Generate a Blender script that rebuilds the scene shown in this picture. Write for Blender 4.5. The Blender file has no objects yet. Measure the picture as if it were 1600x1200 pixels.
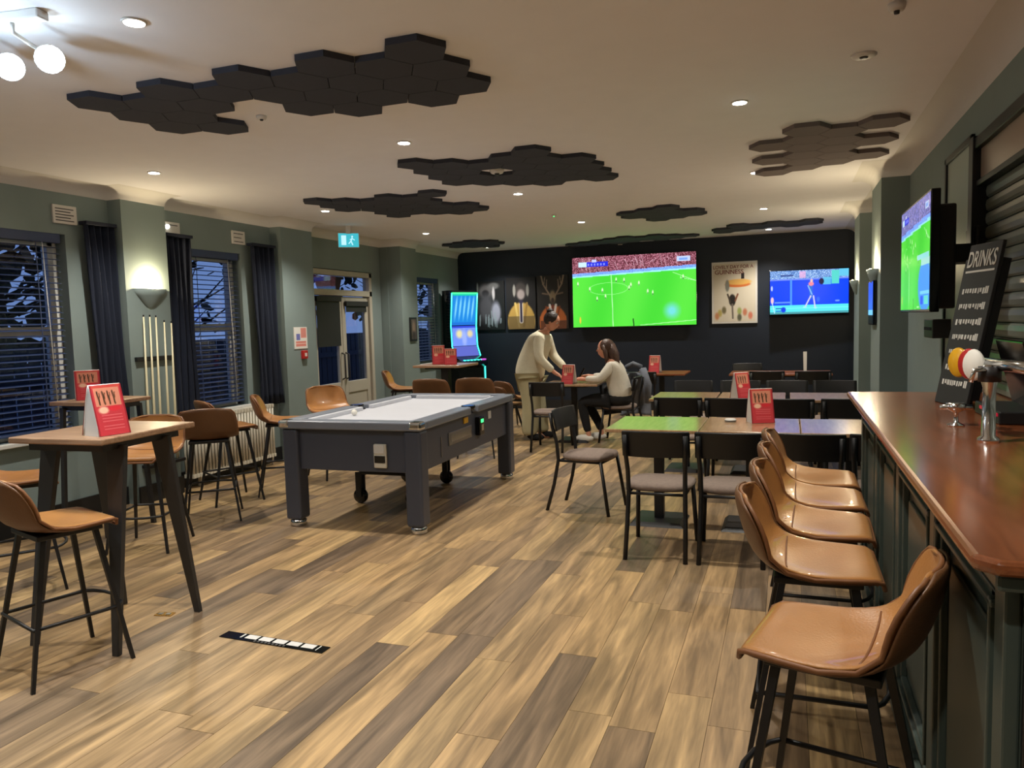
import bpy, bmesh, math, random
import numpy as np
from mathutils import Vector, Matrix
random.seed(7); rng = np.random.RandomState(11)
PI = math.pi
sc = bpy.context.scene
COL = sc.collection

# ------------------------------------------------------------ camera, world, exposure
F_PX, YAW, PITCH, ROLL, CAM_H = 1188.0, math.radians(20.0), math.radians(4.67), math.radians(-1.62), 1.54
cy, sy = math.cos(YAW), math.sin(YAW)
fw = Vector((-sy*math.cos(PITCH), cy*math.cos(PITCH), -math.sin(PITCH)))
rt = Vector((cy, sy, 0)); up = rt.cross(fw)
rt, up = math.cos(ROLL)*rt + math.sin(ROLL)*up, -math.sin(ROLL)*rt + math.cos(ROLL)*up
cd = bpy.data.cameras.new('camera'); cam = bpy.data.objects.new('camera', cd); COL.objects.link(cam)
cd.sensor_width = 36.0; cd.lens = F_PX/1600*36; cd.clip_start = 0.05; cd.clip_end = 200
M = Matrix((rt, up, -fw)).transposed().to_4x4(); M.translation = Vector((0, 0, CAM_H))
cam.matrix_world = M
sc.camera = cam
sc.view_settings.view_transform = 'Standard'; sc.view_settings.look = 'None'
sc.view_settings.exposure = 0.0; sc.view_settings.gamma = 1.0; sc.view_settings.use_curve_mapping = False

w = bpy.data.worlds.new('dusk_sky'); sc.world = w; w.use_nodes = True
nt = w.node_tree; nt.nodes.clear()
tc = nt.nodes.new('ShaderNodeTexCoord'); sx = nt.nodes.new('ShaderNodeSeparateXYZ')
rp = nt.nodes.new('ShaderNodeValToRGB'); bg = nt.nodes.new('ShaderNodeBackground'); wo = nt.nodes.new('ShaderNodeOutputWorld')
nt.links.new(tc.outputs['Generated'], sx.inputs[0]); nt.links.new(sx.outputs['Z'], rp.inputs[0])
nt.links.new(rp.outputs[0], bg.inputs[0]); nt.links.new(bg.outputs[0], wo.inputs[0])
rp.color_ramp.elements[0].position = 0.0; rp.color_ramp.elements[0].color = (0.24, 0.38, 0.80, 1)
rp.color_ramp.elements[1].position = 0.6; rp.color_ramp.elements[1].color = (0.10, 0.20, 0.55, 1)
bg.inputs[1].default_value = 0.75

def lamp(name, kind, loc, energy, color=(1, 1, 1), rot=(0, 0, 0), **kw):
    l = bpy.data.lights.new(name, kind); l.energy = energy; l.color = color
    for k, v in kw.items(): setattr(l, k, v)
    o = bpy.data.objects.new(name, l); COL.objects.link(o); o.location = loc; o.rotation_euler = rot
    return o

DL_X = (-0.27, -2.5, -4.72); DL_Y = (0.1, 2.5, 4.82, 7.2, 9.65, 12.0)
SPOT_E, SPOT_C = 140.0, (1.0, 0.94, 0.84)
for x in DL_X:
    for y in DL_Y:
        lamp('downlight_spot', 'SPOT', (x, y, 2.765), SPOT_E, SPOT_C, spot_size=math.radians(125), spot_blend=0.9, shadow_soft_size=0.035)

# ------------------------------------------------------------ colour and material helpers
def lin(c):
    c = np.asarray(c, float)/255.0
    return np.where(c <= 0.04045, c/12.92, ((c+0.055)/1.055)**2.4)
def L(*c): return tuple(float(v) for v in lin(c)) + (1.0,)

def nodes(name):
    m = bpy.data.materials.new(name); m.use_nodes = True
    return m, m.node_tree, m.node_tree.nodes['Principled BSDF']
def mat(name, col, rough=0.5, metal=0.0, var=0.12, scale=6.0, bump=0.0, bscale=60.0, spec=0.5, coat=0.0):
    m, t, b = nodes(name)
    c = L(*col)
    tcn = t.nodes.new('ShaderNodeTexCoord'); nz = t.nodes.new('ShaderNodeTexNoise'); nz.inputs['Scale'].default_value = scale
    nz.inputs['Detail'].default_value = 4
    t.links.new(tcn.outputs['Object'], nz.inputs['Vector'])
    mx = t.nodes.new('ShaderNodeMix'); mx.data_type = 'RGBA'
    mx.inputs[6].default_value = tuple(v*(1-var) for v in c[:3]) + (1,)
    mx.inputs[7].default_value = tuple(min(1, v*(1+var)) for v in c[:3]) + (1,)
    t.links.new(nz.outputs[0], mx.inputs[0]); t.links.new(mx.outputs[2], b.inputs['Base Color'])
    b.inputs['Roughness'].default_value = rough; b.inputs['Metallic'].default_value = metal
    b.inputs['Specular IOR Level'].default_value = spec; b.inputs['Coat Weight'].default_value = coat
    if bump:
        n2 = t.nodes.new('ShaderNodeTexNoise'); n2.inputs['Scale'].default_value = bscale
        t.links.new(tcn.outputs['Object'], n2.inputs['Vector'])
        bp = t.nodes.new('ShaderNodeBump'); bp.inputs['Strength'].default_value = bump; bp.inputs['Distance'].default_value = 0.01
        t.links.new(n2.outputs[0], bp.inputs['Height']); t.links.new(bp.outputs[0], b.inputs['Normal'])
    return m
def emit(name, col, strength=1.0):
    m, t, b = nodes(name)
    b.inputs['Base Color'].default_value = (0, 0, 0, 1); b.inputs['Emission Color'].default_value = L(*col)
    b.inputs['Emission Strength'].default_value = strength; b.inputs['Roughness'].default_value = 0.4
    return m
def glass(name, tint=(0.9, 0.93, 0.95)):
    m, t, b = nodes(name); t.nodes.remove(b)
    tr = t.nodes.new('ShaderNodeBsdfTransparent'); tr.inputs[0].default_value = tint + (1,)
    gl = t.nodes.new('ShaderNodeBsdfGlossy'); gl.inputs['Roughness'].default_value = 0.02
    lw = t.nodes.new('ShaderNodeLayerWeight'); lw.inputs['Blend'].default_value = 0.5
    pw = t.nodes.new('ShaderNodeMath'); pw.operation = 'POWER'; pw.inputs[1].default_value = 4.5; t.links.new(lw.outputs['Facing'], pw.inputs[0])
    fr = t.nodes.new('ShaderNodeMath'); fr.operation = 'MULTIPLY_ADD'; fr.inputs[1].default_value = 0.9; fr.inputs[2].default_value = 0.05; t.links.new(pw.outputs[0], fr.inputs[0])
    ms = t.nodes.new('ShaderNodeMixShader')
    t.links.new(fr.outputs[0], ms.inputs[0]); t.links.new(tr.outputs[0], ms.inputs[1]); t.links.new(gl.outputs[0], ms.inputs[2])
    t.links.new(ms.outputs[0], t.nodes['Material Output'].inputs[0])
    return m
def wood(name, c1, c2, rough=0.4, along='X', scale=3.0, coat=0.0, spec=0.5):
    m, t, b = nodes(name)
    tcn = t.nodes.new('ShaderNodeTexCoord'); mp = t.nodes.new('ShaderNodeMapping')
    s = {'X': (1, 9, 9), 'Y': (9, 1, 9), 'Z': (9, 9, 1)}[along]; mp.inputs['Scale'].default_value = s
    nz = t.nodes.new('ShaderNodeTexNoise'); nz.inputs['Scale'].default_value = scale; nz.inputs['Detail'].default_value = 7
    nz.inputs['Roughness'].default_value = 0.65; nz.inputs['Distortion'].default_value = 0.6
    r = t.nodes.new('ShaderNodeValToRGB'); r.color_ramp.elements[0].position = 0.3; r.color_ramp.elements[1].position = 0.72
    r.color_ramp.elements[0].color = L(*c1); r.color_ramp.elements[1].color = L(*c2)
    t.links.new(tcn.outputs['Object'], mp.inputs[0]); t.links.new(mp.outputs[0], nz.inputs['Vector'])
    t.links.new(nz.outputs[0], r.inputs[0]); t.links.new(r.outputs[0], b.inputs['Base Color'])
    b.inputs['Roughness'].default_value = rough; b.inputs['Coat Weight'].default_value = coat; b.inputs['Coat Roughness'].default_value = 0.15
    b.inputs['Specular IOR Level'].default_value = spec
    return m
def attr_mat(name, emission=0.0, rough=0.5):
    m, t, b = nodes(name)
    a = t.nodes.new('ShaderNodeAttribute'); a.attribute_name = 'Col'
    if emission:
        b.inputs['Base Color'].default_value = (0.005, 0.005, 0.005, 1)
        t.links.new(a.outputs['Color'], b.inputs['Emission Color']); b.inputs['Emission Strength'].default_value = emission; b.inputs['Specular IOR Level'].default_value = 0.12
    else:
        t.links.new(a.outputs['Color'], b.inputs['Base Color'])
    b.inputs['Roughness'].default_value = rough
    return m
def plank_mat():
    m, t, b = nodes('oak_vinyl_plank')
    N = t.nodes.new
    oi = N('ShaderNodeObjectInfo'); ge = N('ShaderNodeNewGeometry'); tcn = N('ShaderNodeTexCoord')
    ad = N('ShaderNodeMath'); ad.operation = 'ADD'; fr = N('ShaderNodeMath'); fr.operation = 'FRACT'
    t.links.new(oi.outputs['Random'], ad.inputs[0]); t.links.new(ge.outputs['Random Per Island'], ad.inputs[1]); t.links.new(ad.outputs[0], fr.inputs[0])
    cb = N('ShaderNodeCombineXYZ'); m1 = N('ShaderNodeMath'); m1.operation = 'MULTIPLY'; m1.inputs[1].default_value = 37.0
    t.links.new(fr.outputs[0], m1.inputs[0])
    for i in range(3): t.links.new(m1.outputs[0], cb.inputs[i])
    va = N('ShaderNodeVectorMath'); va.operation = 'ADD'
    t.links.new(tcn.outputs['Object'], va.inputs[0]); t.links.new(cb.outputs[0], va.inputs[1])
    def noise(scale, vec, detail, dist=0.0):
        mp = N('ShaderNodeMapping'); mp.inputs['Scale'].default_value = vec
        t.links.new(va.outputs[0], mp.inputs[0])
        nz = N('ShaderNodeTexNoise'); nz.inputs['Scale'].default_value = scale; nz.inputs['Detail'].default_value = detail
        nz.inputs['Distortion'].default_value = dist
        t.links.new(mp.outputs[0], nz.inputs['Vector']); return nz
    base = N('ShaderNodeValToRGB'); e = base.color_ramp.elements
    stops = [(0.0, (134, 112, 90)), (0.18, (122, 102, 84)), (0.3, (164, 135, 101)), (0.5, (178, 146, 106)), (0.68, (158, 130, 100)), (0.85, (190, 158, 114)), (1.0, (144, 120, 94))]
    e[0].position, e[0].color = stops[0][0], L(*stops[0][1]); e[1].position, e[1].color = stops[-1][0], L(*stops[-1][1])
    for p, c in stops[1:-1]:
        k = e.new(p); k.color = L(*c)
    t.links.new(fr.outputs[0], base.inputs[0])
    n1 = noise(2.2, (5.5, 0.55, 1), 3, 0.8); n2 = noise(7.0, (9, 0.6, 1), 6, 0.5)
    def ramp(src, a, b_, p0=0.35, p1=0.68):
        r = N('ShaderNodeValToRGB'); r.color_ramp.elements[0].position = p0; r.color_ramp.elements[1].position = p1
        r.color_ramp.elements[0].color = (a, a, a*0.98, 1); r.color_ramp.elements[1].color = (b_, b_, b_*0.96, 1)
        t.links.new(src.outputs[0], r.inputs[0]); return r
    r1 = ramp(n1, 0.52, 1.18); r2 = ramp(n2, 0.78, 1.08)
    a1 = N('ShaderNodeMix'); a1.data_type = 'RGBA'; a1.blend_type = 'MULTIPLY'; a1.inputs[0].default_value = 1.0
    a2 = N('ShaderNodeMix'); a2.data_type = 'RGBA'; a2.blend_type = 'MULTIPLY'; a2.inputs[0].default_value = 1.0
    t.links.new(base.outputs[0], a1.inputs[6]); t.links.new(r1.outputs[0], a1.inputs[7])
    t.links.new(a1.outputs[2], a2.inputs[6]); t.links.new(r2.outputs[0], a2.inputs[7]); t.links.new(a2.outputs[2], b.inputs['Base Color'])
    bp = N('ShaderNodeBump'); bp.inputs['Strength'].default_value = 0.25; bp.inputs['Distance'].default_value = 0.002
    t.links.new(n2.outputs[0], bp.inputs['Height']); t.links.new(bp.outputs[0], b.inputs['Normal'])
    b.inputs['Roughness'].default_value = 0.42; b.inputs['Specular IOR Level'].default_value = 0.4
    return m

MT = dict(
    sage=mat('sage_wall_paint', (120, 134, 132), 0.75, var=0.05, bump=0.05, bscale=180),
    navy=mat('dark_navy_wall_paint', (11, 24, 40), 0.55, var=0.08),
    ceil=mat('ceiling_paint', (232, 231, 234), 0.9, var=0.03),
    cove=mat('cornice_paint', (212, 210, 206), 0.8, var=0.03),
    hexf=mat('charcoal_acoustic_felt', (54, 56, 66), 0.95, var=0.12, bump=0.3, bscale=200),
    hexl=mat('mauve_grey_acoustic_felt', (112, 102, 100), 0.95, var=0.08, bump=0.3, bscale=200),
    black=mat('black_powder_coat', (17, 17, 19), 0.45, var=0.1),
    gmetal=mat('dark_grey_steel', (52, 51, 52), 0.4, var=0.12, metal=0.3),
    chrome=mat('chrome', (220, 222, 225), 0.12, 1.0, var=0.02),
    brass=mat('brass', (190, 150, 80), 0.25, 1.0, var=0.03),
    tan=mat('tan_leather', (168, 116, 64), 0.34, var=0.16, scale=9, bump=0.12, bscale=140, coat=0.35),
    tanshade=mat('shaded_leather_back', (98, 64, 36), 0.45, var=0.15, scale=9, bump=0.12, bscale=140),  # seat outsides: same leather, its shade put into a darker brown
    seam=mat('stitched_edge', (120, 76, 42), 0.5, var=0.1),
    fabric=mat('mottled_grey_brown_fabric', (126, 110, 100), 0.95, var=0.25, scale=40, bump=0.3, bscale=200),
    tabletop=wood('light_oak_top', (146, 110, 78), (188, 152, 114), 0.28, 'Y', 4.0, coat=0.8),
    tabletop2=wood('worn_oak_top', (124, 92, 68), (172, 138, 108), 0.35, 'X', 4.0, coat=0.1),
    redwood=wood('reddish_brown_top', (110, 60, 34), (140, 80, 46), 0.3, 'X', 4.0),
    bartop=wood('varnished_bar_top', (104, 56, 30), (148, 84, 48), 0.22, 'Y', 2.2, coat=0.5),
    barpaint=mat('dark_green_grey_bar_paint', (66, 76, 70), 0.35, var=0.06),
    pool=mat('slate_grey_laminate', (66, 70, 82), 0.4, var=0.06),
    poolrail=mat('light_grey_rail', (120, 125, 136), 0.3, var=0.05),
    cloth=mat('silver_grey_pool_cloth', (190, 192, 200), 0.9, var=0.03, bump=0.1, bscale=300),
    curtain=mat('navy_curtain', (20, 28, 46), 0.9, var=0.15, bump=0.2, bscale=200),
    blind=mat('navy_slat', (50, 64, 98), 0.5, var=0.06),
    white=mat('white_upvc', (205, 205, 200), 0.4, var=0.03),
    doorp=mat('cream_painted_door', (176, 170, 156), 0.5, var=0.04),
    rad=mat('cream_enamel', (214, 208, 192), 0.3, var=0.03),
    plast=mat('white_plastic', (208, 204, 198), 0.5, var=0.03),
    red=mat('red_plastic', (170, 34, 34), 0.4, var=0.05),
    cue=wood('pale_maple', (206, 196, 160), (226, 218, 186), 0.35, 'Z', 3.0),
    glass=glass('window_glass'),
    smoked=mat('black_gloss', (10, 10, 12), 0.12, var=0.0),
    skin=mat('skin', (206, 148, 122), 0.55, var=0.06),
    cream=mat('cream_knit', (214, 208, 184), 0.95, var=0.07, scale=20, bump=0.4, bscale=90),
    beige=mat('beige_cotton', (176, 168, 134), 0.9, var=0.08, scale=10),
    sweater=mat('pale_grey_fleece', (206, 200, 186), 0.95, var=0.07, scale=20, bump=0.4, bscale=90),
    blackc=mat('black_cotton', (20, 20, 22), 0.9, var=0.1),
    hair1=mat('dark_brown_hair', (38, 26, 22), 0.55, var=0.3, scale=30, bump=0.6, bscale=60),
    hair2=mat('brown_hair', (72, 46, 32), 0.5, var=0.3, scale=30, bump=0.6, bscale=60),
    whites=mat('white_leather', (228, 224, 214), 0.5, var=0.03),
    jacket=mat('grey_quilted_cloth', (92, 96, 106), 0.8, var=0.3, scale=14, bump=0.5, bscale=30),
    steel=mat('brushed_steel', (150, 150, 150), 0.3, 0.9, var=0.05),
    brownpan=mat('brown_fascia', (150, 130, 112), 0.3, var=0.06),
    shut=mat('grey_green_shutter', (134, 142, 132), 0.32, var=0.06, metal=0.2),
    wallgrn=mat('pale_sage_panel', (160, 170, 160), 0.5, var=0.03),
    lens=emit('lamp_lens', (255, 250, 240), 30.0), coldlens=emit('cold_lamp_lens', (225, 245, 255), 30.0),
    sconcel=emit('warm_lamp', (255, 238, 170), 9.0), led=emit('white_led', (255, 255, 240), 5.0),
    exitg=emit('turquoise_sign_glow', (70, 200, 215), 0.9), exitw=emit('white_sign_glow', (190, 240, 255), 1.1),
    greenled=emit('green_led', (60, 230, 120), 2.5), cyanled=emit('cyan_led', (60, 235, 215), 3.0), magled=emit('pink_led', (210, 90, 220), 1.2),
    redled=emit('red_led', (210, 30, 60), 0.6),
    print=attr_mat('printed_face', 0, 0.45), screen=attr_mat('lit_screen', 1.25, 0.3),
    chalk=mat('white_chalk_ink', (214, 214, 206), 0.8, var=0.05), board=mat('blackboard', (34, 34, 34), 0.6, var=0.1),
    yellow=mat('yellow_badge', (214, 160, 30), 0.3), cork=mat('tan_wood_box', (190, 140, 90), 0.6, var=0.1),
    bark=mat('bark', (48, 40, 34), 0.9, var=0.2), leaf=mat('dark_leaves', (30, 36, 22), 0.8, var=0.4),
    paving=mat('dusk_paving', (96, 104, 120), 0.9, var=0.2), fence=mat('outdoor_timber', (46, 48, 58), 0.8),
    plank=plank_mat(), lino=mat('dark_subfloor', (36, 28, 20), 0.9),
    redtext=mat('maroon_ink', (110, 40, 40), 0.6), skirt=mat('black_skirting', (22, 22, 23), 0.5),
)

# ------------------------------------------------------------ mesh builder
class MB:
    def __init__(s): s.v = []; s.f = []; s.sm = []
    def add(s, vs, fs, smooth=False):
        b = len(s.v); s.v += [tuple(p) for p in vs]; s.f += [tuple(b+i for i in f) for f in fs]; s.sm += [smooth]*len(fs); return s
    def box(s, c, d, rz=0.0, R=None):
        hx, hy, hz = d[0]/2, d[1]/2, d[2]/2
        vs = [Vector((x, y, z)) for z in (-hz, hz) for x, y in ((-hx, -hy), (hx, -hy), (hx, hy), (-hx, hy))]
        if R is None: R = Matrix.Rotation(rz, 3, 'Z')
        c = Vector(c); vs = [R @ v + c for v in vs]
        return s.add(vs, [(3, 2, 1, 0), (4, 5, 6, 7), (0, 1, 5, 4), (1, 2, 6, 5), (2, 3, 7, 6), (3, 0, 4, 7)])
    def b2(s, x0, x1, y0, y1, z0, z1):
        return s.box(((x0+x1)/2, (y0+y1)/2, (z0+z1)/2), (abs(x1-x0), abs(y1-y0), abs(z1-z0)))
    def prism(s, poly, z0, z1):
        n = len(poly)
        return s.add([(x, y, z0) for x, y in poly] + [(x, y, z1) for x, y in poly],
                     [tuple(range(n))[::-1], tuple(range(n, 2*n))] + [(i, (i+1) % n, n+(i+1) % n, n+i) for i in range(n)])
    def prism_x(s, poly, x0, x1):          # poly in (y,z)
        n = len(poly)
        return s.add([(x0, a, b) for a, b in poly] + [(x1, a, b) for a, b in poly],
                     [tuple(range(n))[::-1], tuple(range(n, 2*n))] + [(i, (i+1) % n, n+(i+1) % n, n+i) for i in range(n)])
    def tube(s, pts, r, n=8, closed=False, caps=True, sq=False):
        pts = [Vector(p) for p in pts]; k = len(pts)
        rs = r if isinstance(r, (list, tuple)) else [r]*k
        rings = []; prev = None
        for i, p in enumerate(pts):
            if closed: t = pts[(i+1) % k]-pts[i-1]
            else: t = pts[min(i+1, k-1)]-pts[max(i-1, 0)]
            t.normalize()
            a = prev if prev is not None else (Vector((0, 0, 1)) if abs(t.z) < 0.9 else Vector((0, 1, 0)))
            u = (a - t*a.dot(t)).normalized(); v = t.cross(u); prev = u
            off = PI/4 if sq else 0
            rings.append([p + rs[i]*(math.cos(2*PI*j/n+off)*u + math.sin(2*PI*j/n+off)*v) for j in range(n)])
        vs = [q for rg in rings for q in rg]; fs = []
        for i in range(k if closed else k-1):
            a, b = i*n, ((i+1) % k)*n
            fs += [(a+j, a+(j+1) % n, b+(j+1) % n, b+j) for j in range(n)]
        if caps and not closed: fs += [tuple(range(n))[::-1], tuple(range((k-1)*n, k*n))]
        return s.add(vs, fs, not sq)
    def lathe(s, prof, c=(0, 0, 0), n=20, R=None, smooth=True):
        c = Vector(c); R = R or Matrix.Identity(3); vs = []
        for r, z in prof:
            vs += [R @ Vector((r*math.cos(2*PI*j/n), r*math.sin(2*PI*j/n), z)) + c for j in range(n)]
        k = len(prof); fs = []
        for i in range(k-1): fs += [(i*n+j, i*n+(j+1) % n, (i+1)*n+(j+1) % n, (i+1)*n+j) for j in range(n)]
        if prof[0][0] > 1e-6: fs.append(tuple(range(n))[::-1])
        if prof[-1][0] > 1e-6: fs.append(tuple(range((k-1)*n, k*n)))
        return s.add(vs, fs, smooth)
    def ball(s, c, r, n=12, m=8, sc_=(1, 1, 1)):
        prof = [(math.sin(PI*i/m)*r, -math.cos(PI*i/m)*r) for i in range(m+1)]
        return s.lathe(prof, c, n, Matrix.Diagonal(Vector(sc_)))
    def mesh(s, name):
        me = bpy.data.meshes.new(name); me.from_pydata(s.v, [], s.f)
        me.polygons.foreach_set('use_smooth', s.sm); me.update(); return me
    def obj(s, name, m, parent=None, bevel=0.0, seg=2, kind=None, loc=None, rz=0.0, label=None):
        me = s.mesh(name); me.materials.append(MT[m] if isinstance(m, str) else m)
        o = bpy.data.objects.new(name, me); COL.objects.link(o)
        if parent is not None: o.parent = parent
        if loc is not None: o.location = loc
        o.rotation_euler.z = rz
        if bevel:
            bv = o.modifiers.new('bevel', 'BEVEL'); bv.width = bevel; bv.segments = seg; bv.limit_method = 'ANGLE'
        if kind: o['kind'] = kind
        if label: o['label'] = label
        return o
def B(): return MB()
def thing(name, label, cat, loc=(0, 0, 0), rz=0.0, group=None):
    o = bpy.data.objects.new(name, None); COL.objects.link(o); o.location = loc; o.rotation_euler.z = rz; o.empty_display_size = 0.1
    o['label'] = label; o['category'] = cat
    if group: o['group'] = group
    return o
def tag(o, label, cat, group=None):
    o['label'] = label; o['category'] = cat
    if group: o['group'] = group
    return o
def dup(root, loc, rz, label, group=None):
    r = root.copy(); COL.objects.link(r); r.location = loc; r.rotation_euler = (0, 0, rz); r['label'] = label
    if group: r['group'] = group
    for ch in list(root.children):
        c = ch.copy(); COL.objects.link(c); c.parent = r
        for g in list(ch.children):
            d = g.copy(); COL.objects.link(d); d.parent = c
    return r
def struct(o): o['kind'] = 'structure'; return o
def picture(name, w_, h_, img, m, parent=None, loc=(0, 0, 0), R=None):
    """flat printed or lit face: local x = width, local z = height, facing -y; img[row, col] top row first, sRGB 0..255"""
    ny, nx = img.shape[:2]
    xs = np.linspace(-w_/2, w_/2, nx+1); zs = np.linspace(h_/2, -h_/2, ny+1)
    X, Z = np.meshgrid(xs, zs); V = np.stack([X.ravel(), np.zeros(X.size), Z.ravel()], 1)
    i, j = np.meshgrid(np.arange(ny), np.arange(nx), indexing='ij'); a = (i*(nx+1)+j).ravel()
    Fq = np.stack([a, a+nx+1, a+nx+2, a+1], 1)
    me = bpy.data.meshes.new(name); me.from_pydata(V.tolist(), [], Fq.tolist())
    ca = me.color_attributes.new('Col', 'FLOAT_COLOR', 'CORNER')
    c = np.concatenate([lin(np.clip(img[..., :3], 0, 255)), np.ones((ny, nx, 1))], 2).reshape(-1, 4)
    ca.data.foreach_set('color', np.repeat(c, 4, 0).ravel().astype(np.float32))
    me.materials.append(MT[m]); o = bpy.data.objects.new(name, me); COL.objects.link(o)
    if parent: o.parent = parent
    o.location = loc
    if R is not None: o.rotation_euler = R.to_euler()
    return o
def text(body, size, loc, R, m, parent, depth=0.001, name='lettering', align='CENTER', sx=1.0):
    cu = bpy.data.curves.new(name, 'FONT'); cu.body = body; cu.size = size; cu.extrude = depth; cu.align_x = align; cu.align_y = 'CENTER'; cu.offset = size*.012
    cu.materials.append(MT[m]); co = bpy.data.objects.new(name, cu); COL.objects.link(co)
    bpy.context.view_layer.update(); me = bpy.data.meshes.new_from_object(co); bpy.data.objects.remove(co)
    if not me.materials: me.materials.append(MT[m])
    o = bpy.data.objects.new(name, me); COL.objects.link(o); o.parent = parent
    o.location = loc; o.rotation_euler = R.to_euler(); o.scale = (sx, 1, 1); return o
RX90 = Matrix.Rotation(PI/2, 3, 'X')
# ------------------------------------------------------------ room shell
XL, XR, YF, YB, ZC = -5.6, 0.97, 12.7, -2.6, 2.8
fl = struct(B().b2(-6.2, 1.6, YB, YF+0.2, -0.06, -0.005).obj('floor', 'lino'))
# planks: individual boards for the 300 nearest in view, the rest joined
PW, PL = 0.178, 1.22
def inview(x, y):
    d = Vector((x, y, 0))-Vector((0, 0, CAM_H)); z = d.dot(fw)
    return z > 0.6 and abs(d.dot(rt)/z*F_PX) < 860 and abs(d.dot(up)/z*F_PX) < 660
cells = []
row = 0; x = -5.98
while x < 0.9:
    y = YB - random.random()*PL
    while y < YF:
        y0, y1 = max(y, YB), min(y+PL, YF)
        if y1-y0 > 0.02: cells.append((x+PW/2, y0, y1))
        y += PL
    x += PW
full = [c for c in cells if abs(c[2]-c[1]-PL) < 1e-6 and (inview(c[0], c[1]+.1) or inview(c[0], c[2]-.1) or inview(c[0], (c[1]+c[2])/2))]
full.sort(key=lambda c: c[0]**2 + ((c[1]+c[2])/2)**2)
full = full[:300]; fs_ = set(full)
pm = B().box((0, 0, -0.003), (PW-0.0016, PL-0.002, 0.006)).mesh('plank'); pm.materials.append(MT['plank'])
for cx, y0, y1 in full:
    o = bpy.data.objects.new('plank', pm); COL.objects.link(o); o.parent = fl; o.location = (cx, (y0+y1)/2, 0)
b = B()
for c in cells:
    if c not in fs_: b.b2(c[0]-PW/2+0.0008, c[0]+PW/2-0.0008, c[1]+0.001, c[2]-0.001, -0.006, 0.0)
b.obj('floor_planks', 'plank', fl, kind='stuff')

struct(B().b2(-6.2, 1.6, YB-0.2, YF+0.2, ZC, ZC+0.1).obj('ceiling', 'ceil'))
# left wall with two windows, door recess, third window and pillars
WIN = [(3.45, 4.72, 0.72, 2.36), (6.05, 6.86, 0.72, 2.36), (11.02, 11.86, 0.9, 2.3)]
b = B(); T = 0.28
def wall_holes(b, x0, x1, ya, yb, holes):
    y = ya
    for h0, h1, z0, z1 in holes:
        b.b2(x0, x1, y, h0, 0, ZC); b.b2(x0, x1, h0, h1, 0, z0); b.b2(x0, x1, h0, h1, z1, ZC); y = h1
    b.b2(x0, x1, y, yb, 0, ZC)
wall_holes(b, -5.80, XL, YB, 8.0, WIN[:2])
wall_holes(b, -5.80, XL, 10.1, YF, WIN[2:])
b.b2(-5.84, -5.72, 8.0, 8.26, 0, ZC); b.b2(-5.84, -5.72, 9.83, 10.09, 0, ZC); b.b2(-5.84, -5.72, 8.26, 9.83, 2.31, ZC)
PIL = [(5.16, 5.66, -5.45), (7.38, 7.99, -5.45), (10.11, 10.62, -5.38)]
for y0, y1, x1 in PIL: b.b2(XL-0.02, x1, y0, y1, 0, ZC)
struct(b.obj('wall_left', 'sage'))
# far wall
struct(B().b2(-6.2, 1.6, YF, YF+0.15, 0, ZC).obj('wall_far', 'navy'))
# back wall behind the camera
struct(B().b2(-6.2, 1.6, YB-0.15, YB, 0, ZC).obj('wall_back', 'sage'))
# right wall: serving hatch with shutter, pillars
b = B(); HY, HZ = 4.86, 2.43
b.b2(XR, XR+0.25, HY, YF, 0, ZC); b.b2(XR, XR+0.25, YB, HY, HZ, ZC); b.b2(XR, XR+0.25, YB, HY, 0, 1.05)
PR = [(7.3, 8.05, 0.75), (9.75, 10.45, 0.78)]
for y0, y1, x0 in PR: b.b2(x0, XR+0.02, y0, y1, 0, ZC)
struct(b.obj('wall_right', 'sage'))
struct(B().b2(XR+0.25, XR+0.5, YB, HY+0.2, 0, ZC).obj('wall_hatch_back', 'navy'))

def cove(path, wd, ht, name, m='cove'):
    """quarter-hollow cornice along a plan path; the room lies to the right of the direction of travel"""
    pts = [Vector((p[0], p[1], 0)) for p in path]; n = len(pts); K = 7
    prof = [(wd*(1-math.cos(PI/2*i/K)), -ht+ht*math.sin(PI/2*i/K)) for i in range(K+1)]
    prof = [(0, -ht-0.012)] + [(d+0.004, z-0.0) for d, z in prof] 
    vs = []; fs = []
    for i, p in enumerate(pts):
        ds = []
        if i > 0: ds.append((pts[i]-pts[i-1]).normalized())
        if i < n-1: ds.append((pts[i+1]-pts[i]).normalized())
        ns = [Vector((d.y, -d.x, 0)) for d in ds]
        if len(ns) == 2:
            mtr = (ns[0]+ns[1]); mtr = mtr/ (1+ns[0].dot(ns[1])) if mtr.length > 1e-6 else ns[0]
        else: mtr = ns[0]
        for d, z in prof: vs.append(p+mtr*d+Vector((0, 0, ZC+z-0.001)))
    k = len(prof)
    for i in range(n-1):
        for j in range(k-1): fs.append((i*k+j, (i+1)*k+j, (i+1)*k+j+1, i*k+j+1))
    return struct(B().add(vs, fs, True).obj(name, m))
lp = [(XL, YB)]
for y0, y1, x1 in PIL[:2]: lp += [(XL, y0), (x1, y0), (x1, y1)] + ([(XL, y1)] if y1 < 7.9 else [])
lp += [(-5.72, 8.0), (-5.72, 10.1), (PIL[2][2], 10.1), (PIL[2][2], PIL[2][1]), (XL, PIL[2][1]), (XL, YF)]
cove(lp, 0.11, 0.09, 'trim_1')
rp_ = [(XR, YF)]
for y0, y1, x0 in PR[::-1]: rp_ += [(XR, y1), (x0, y1), (x0, y0), (XR, y0)]
rp_ += [(XR, YB)]
cove(rp_, 0.16, 0.11, 'trim_2')
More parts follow.
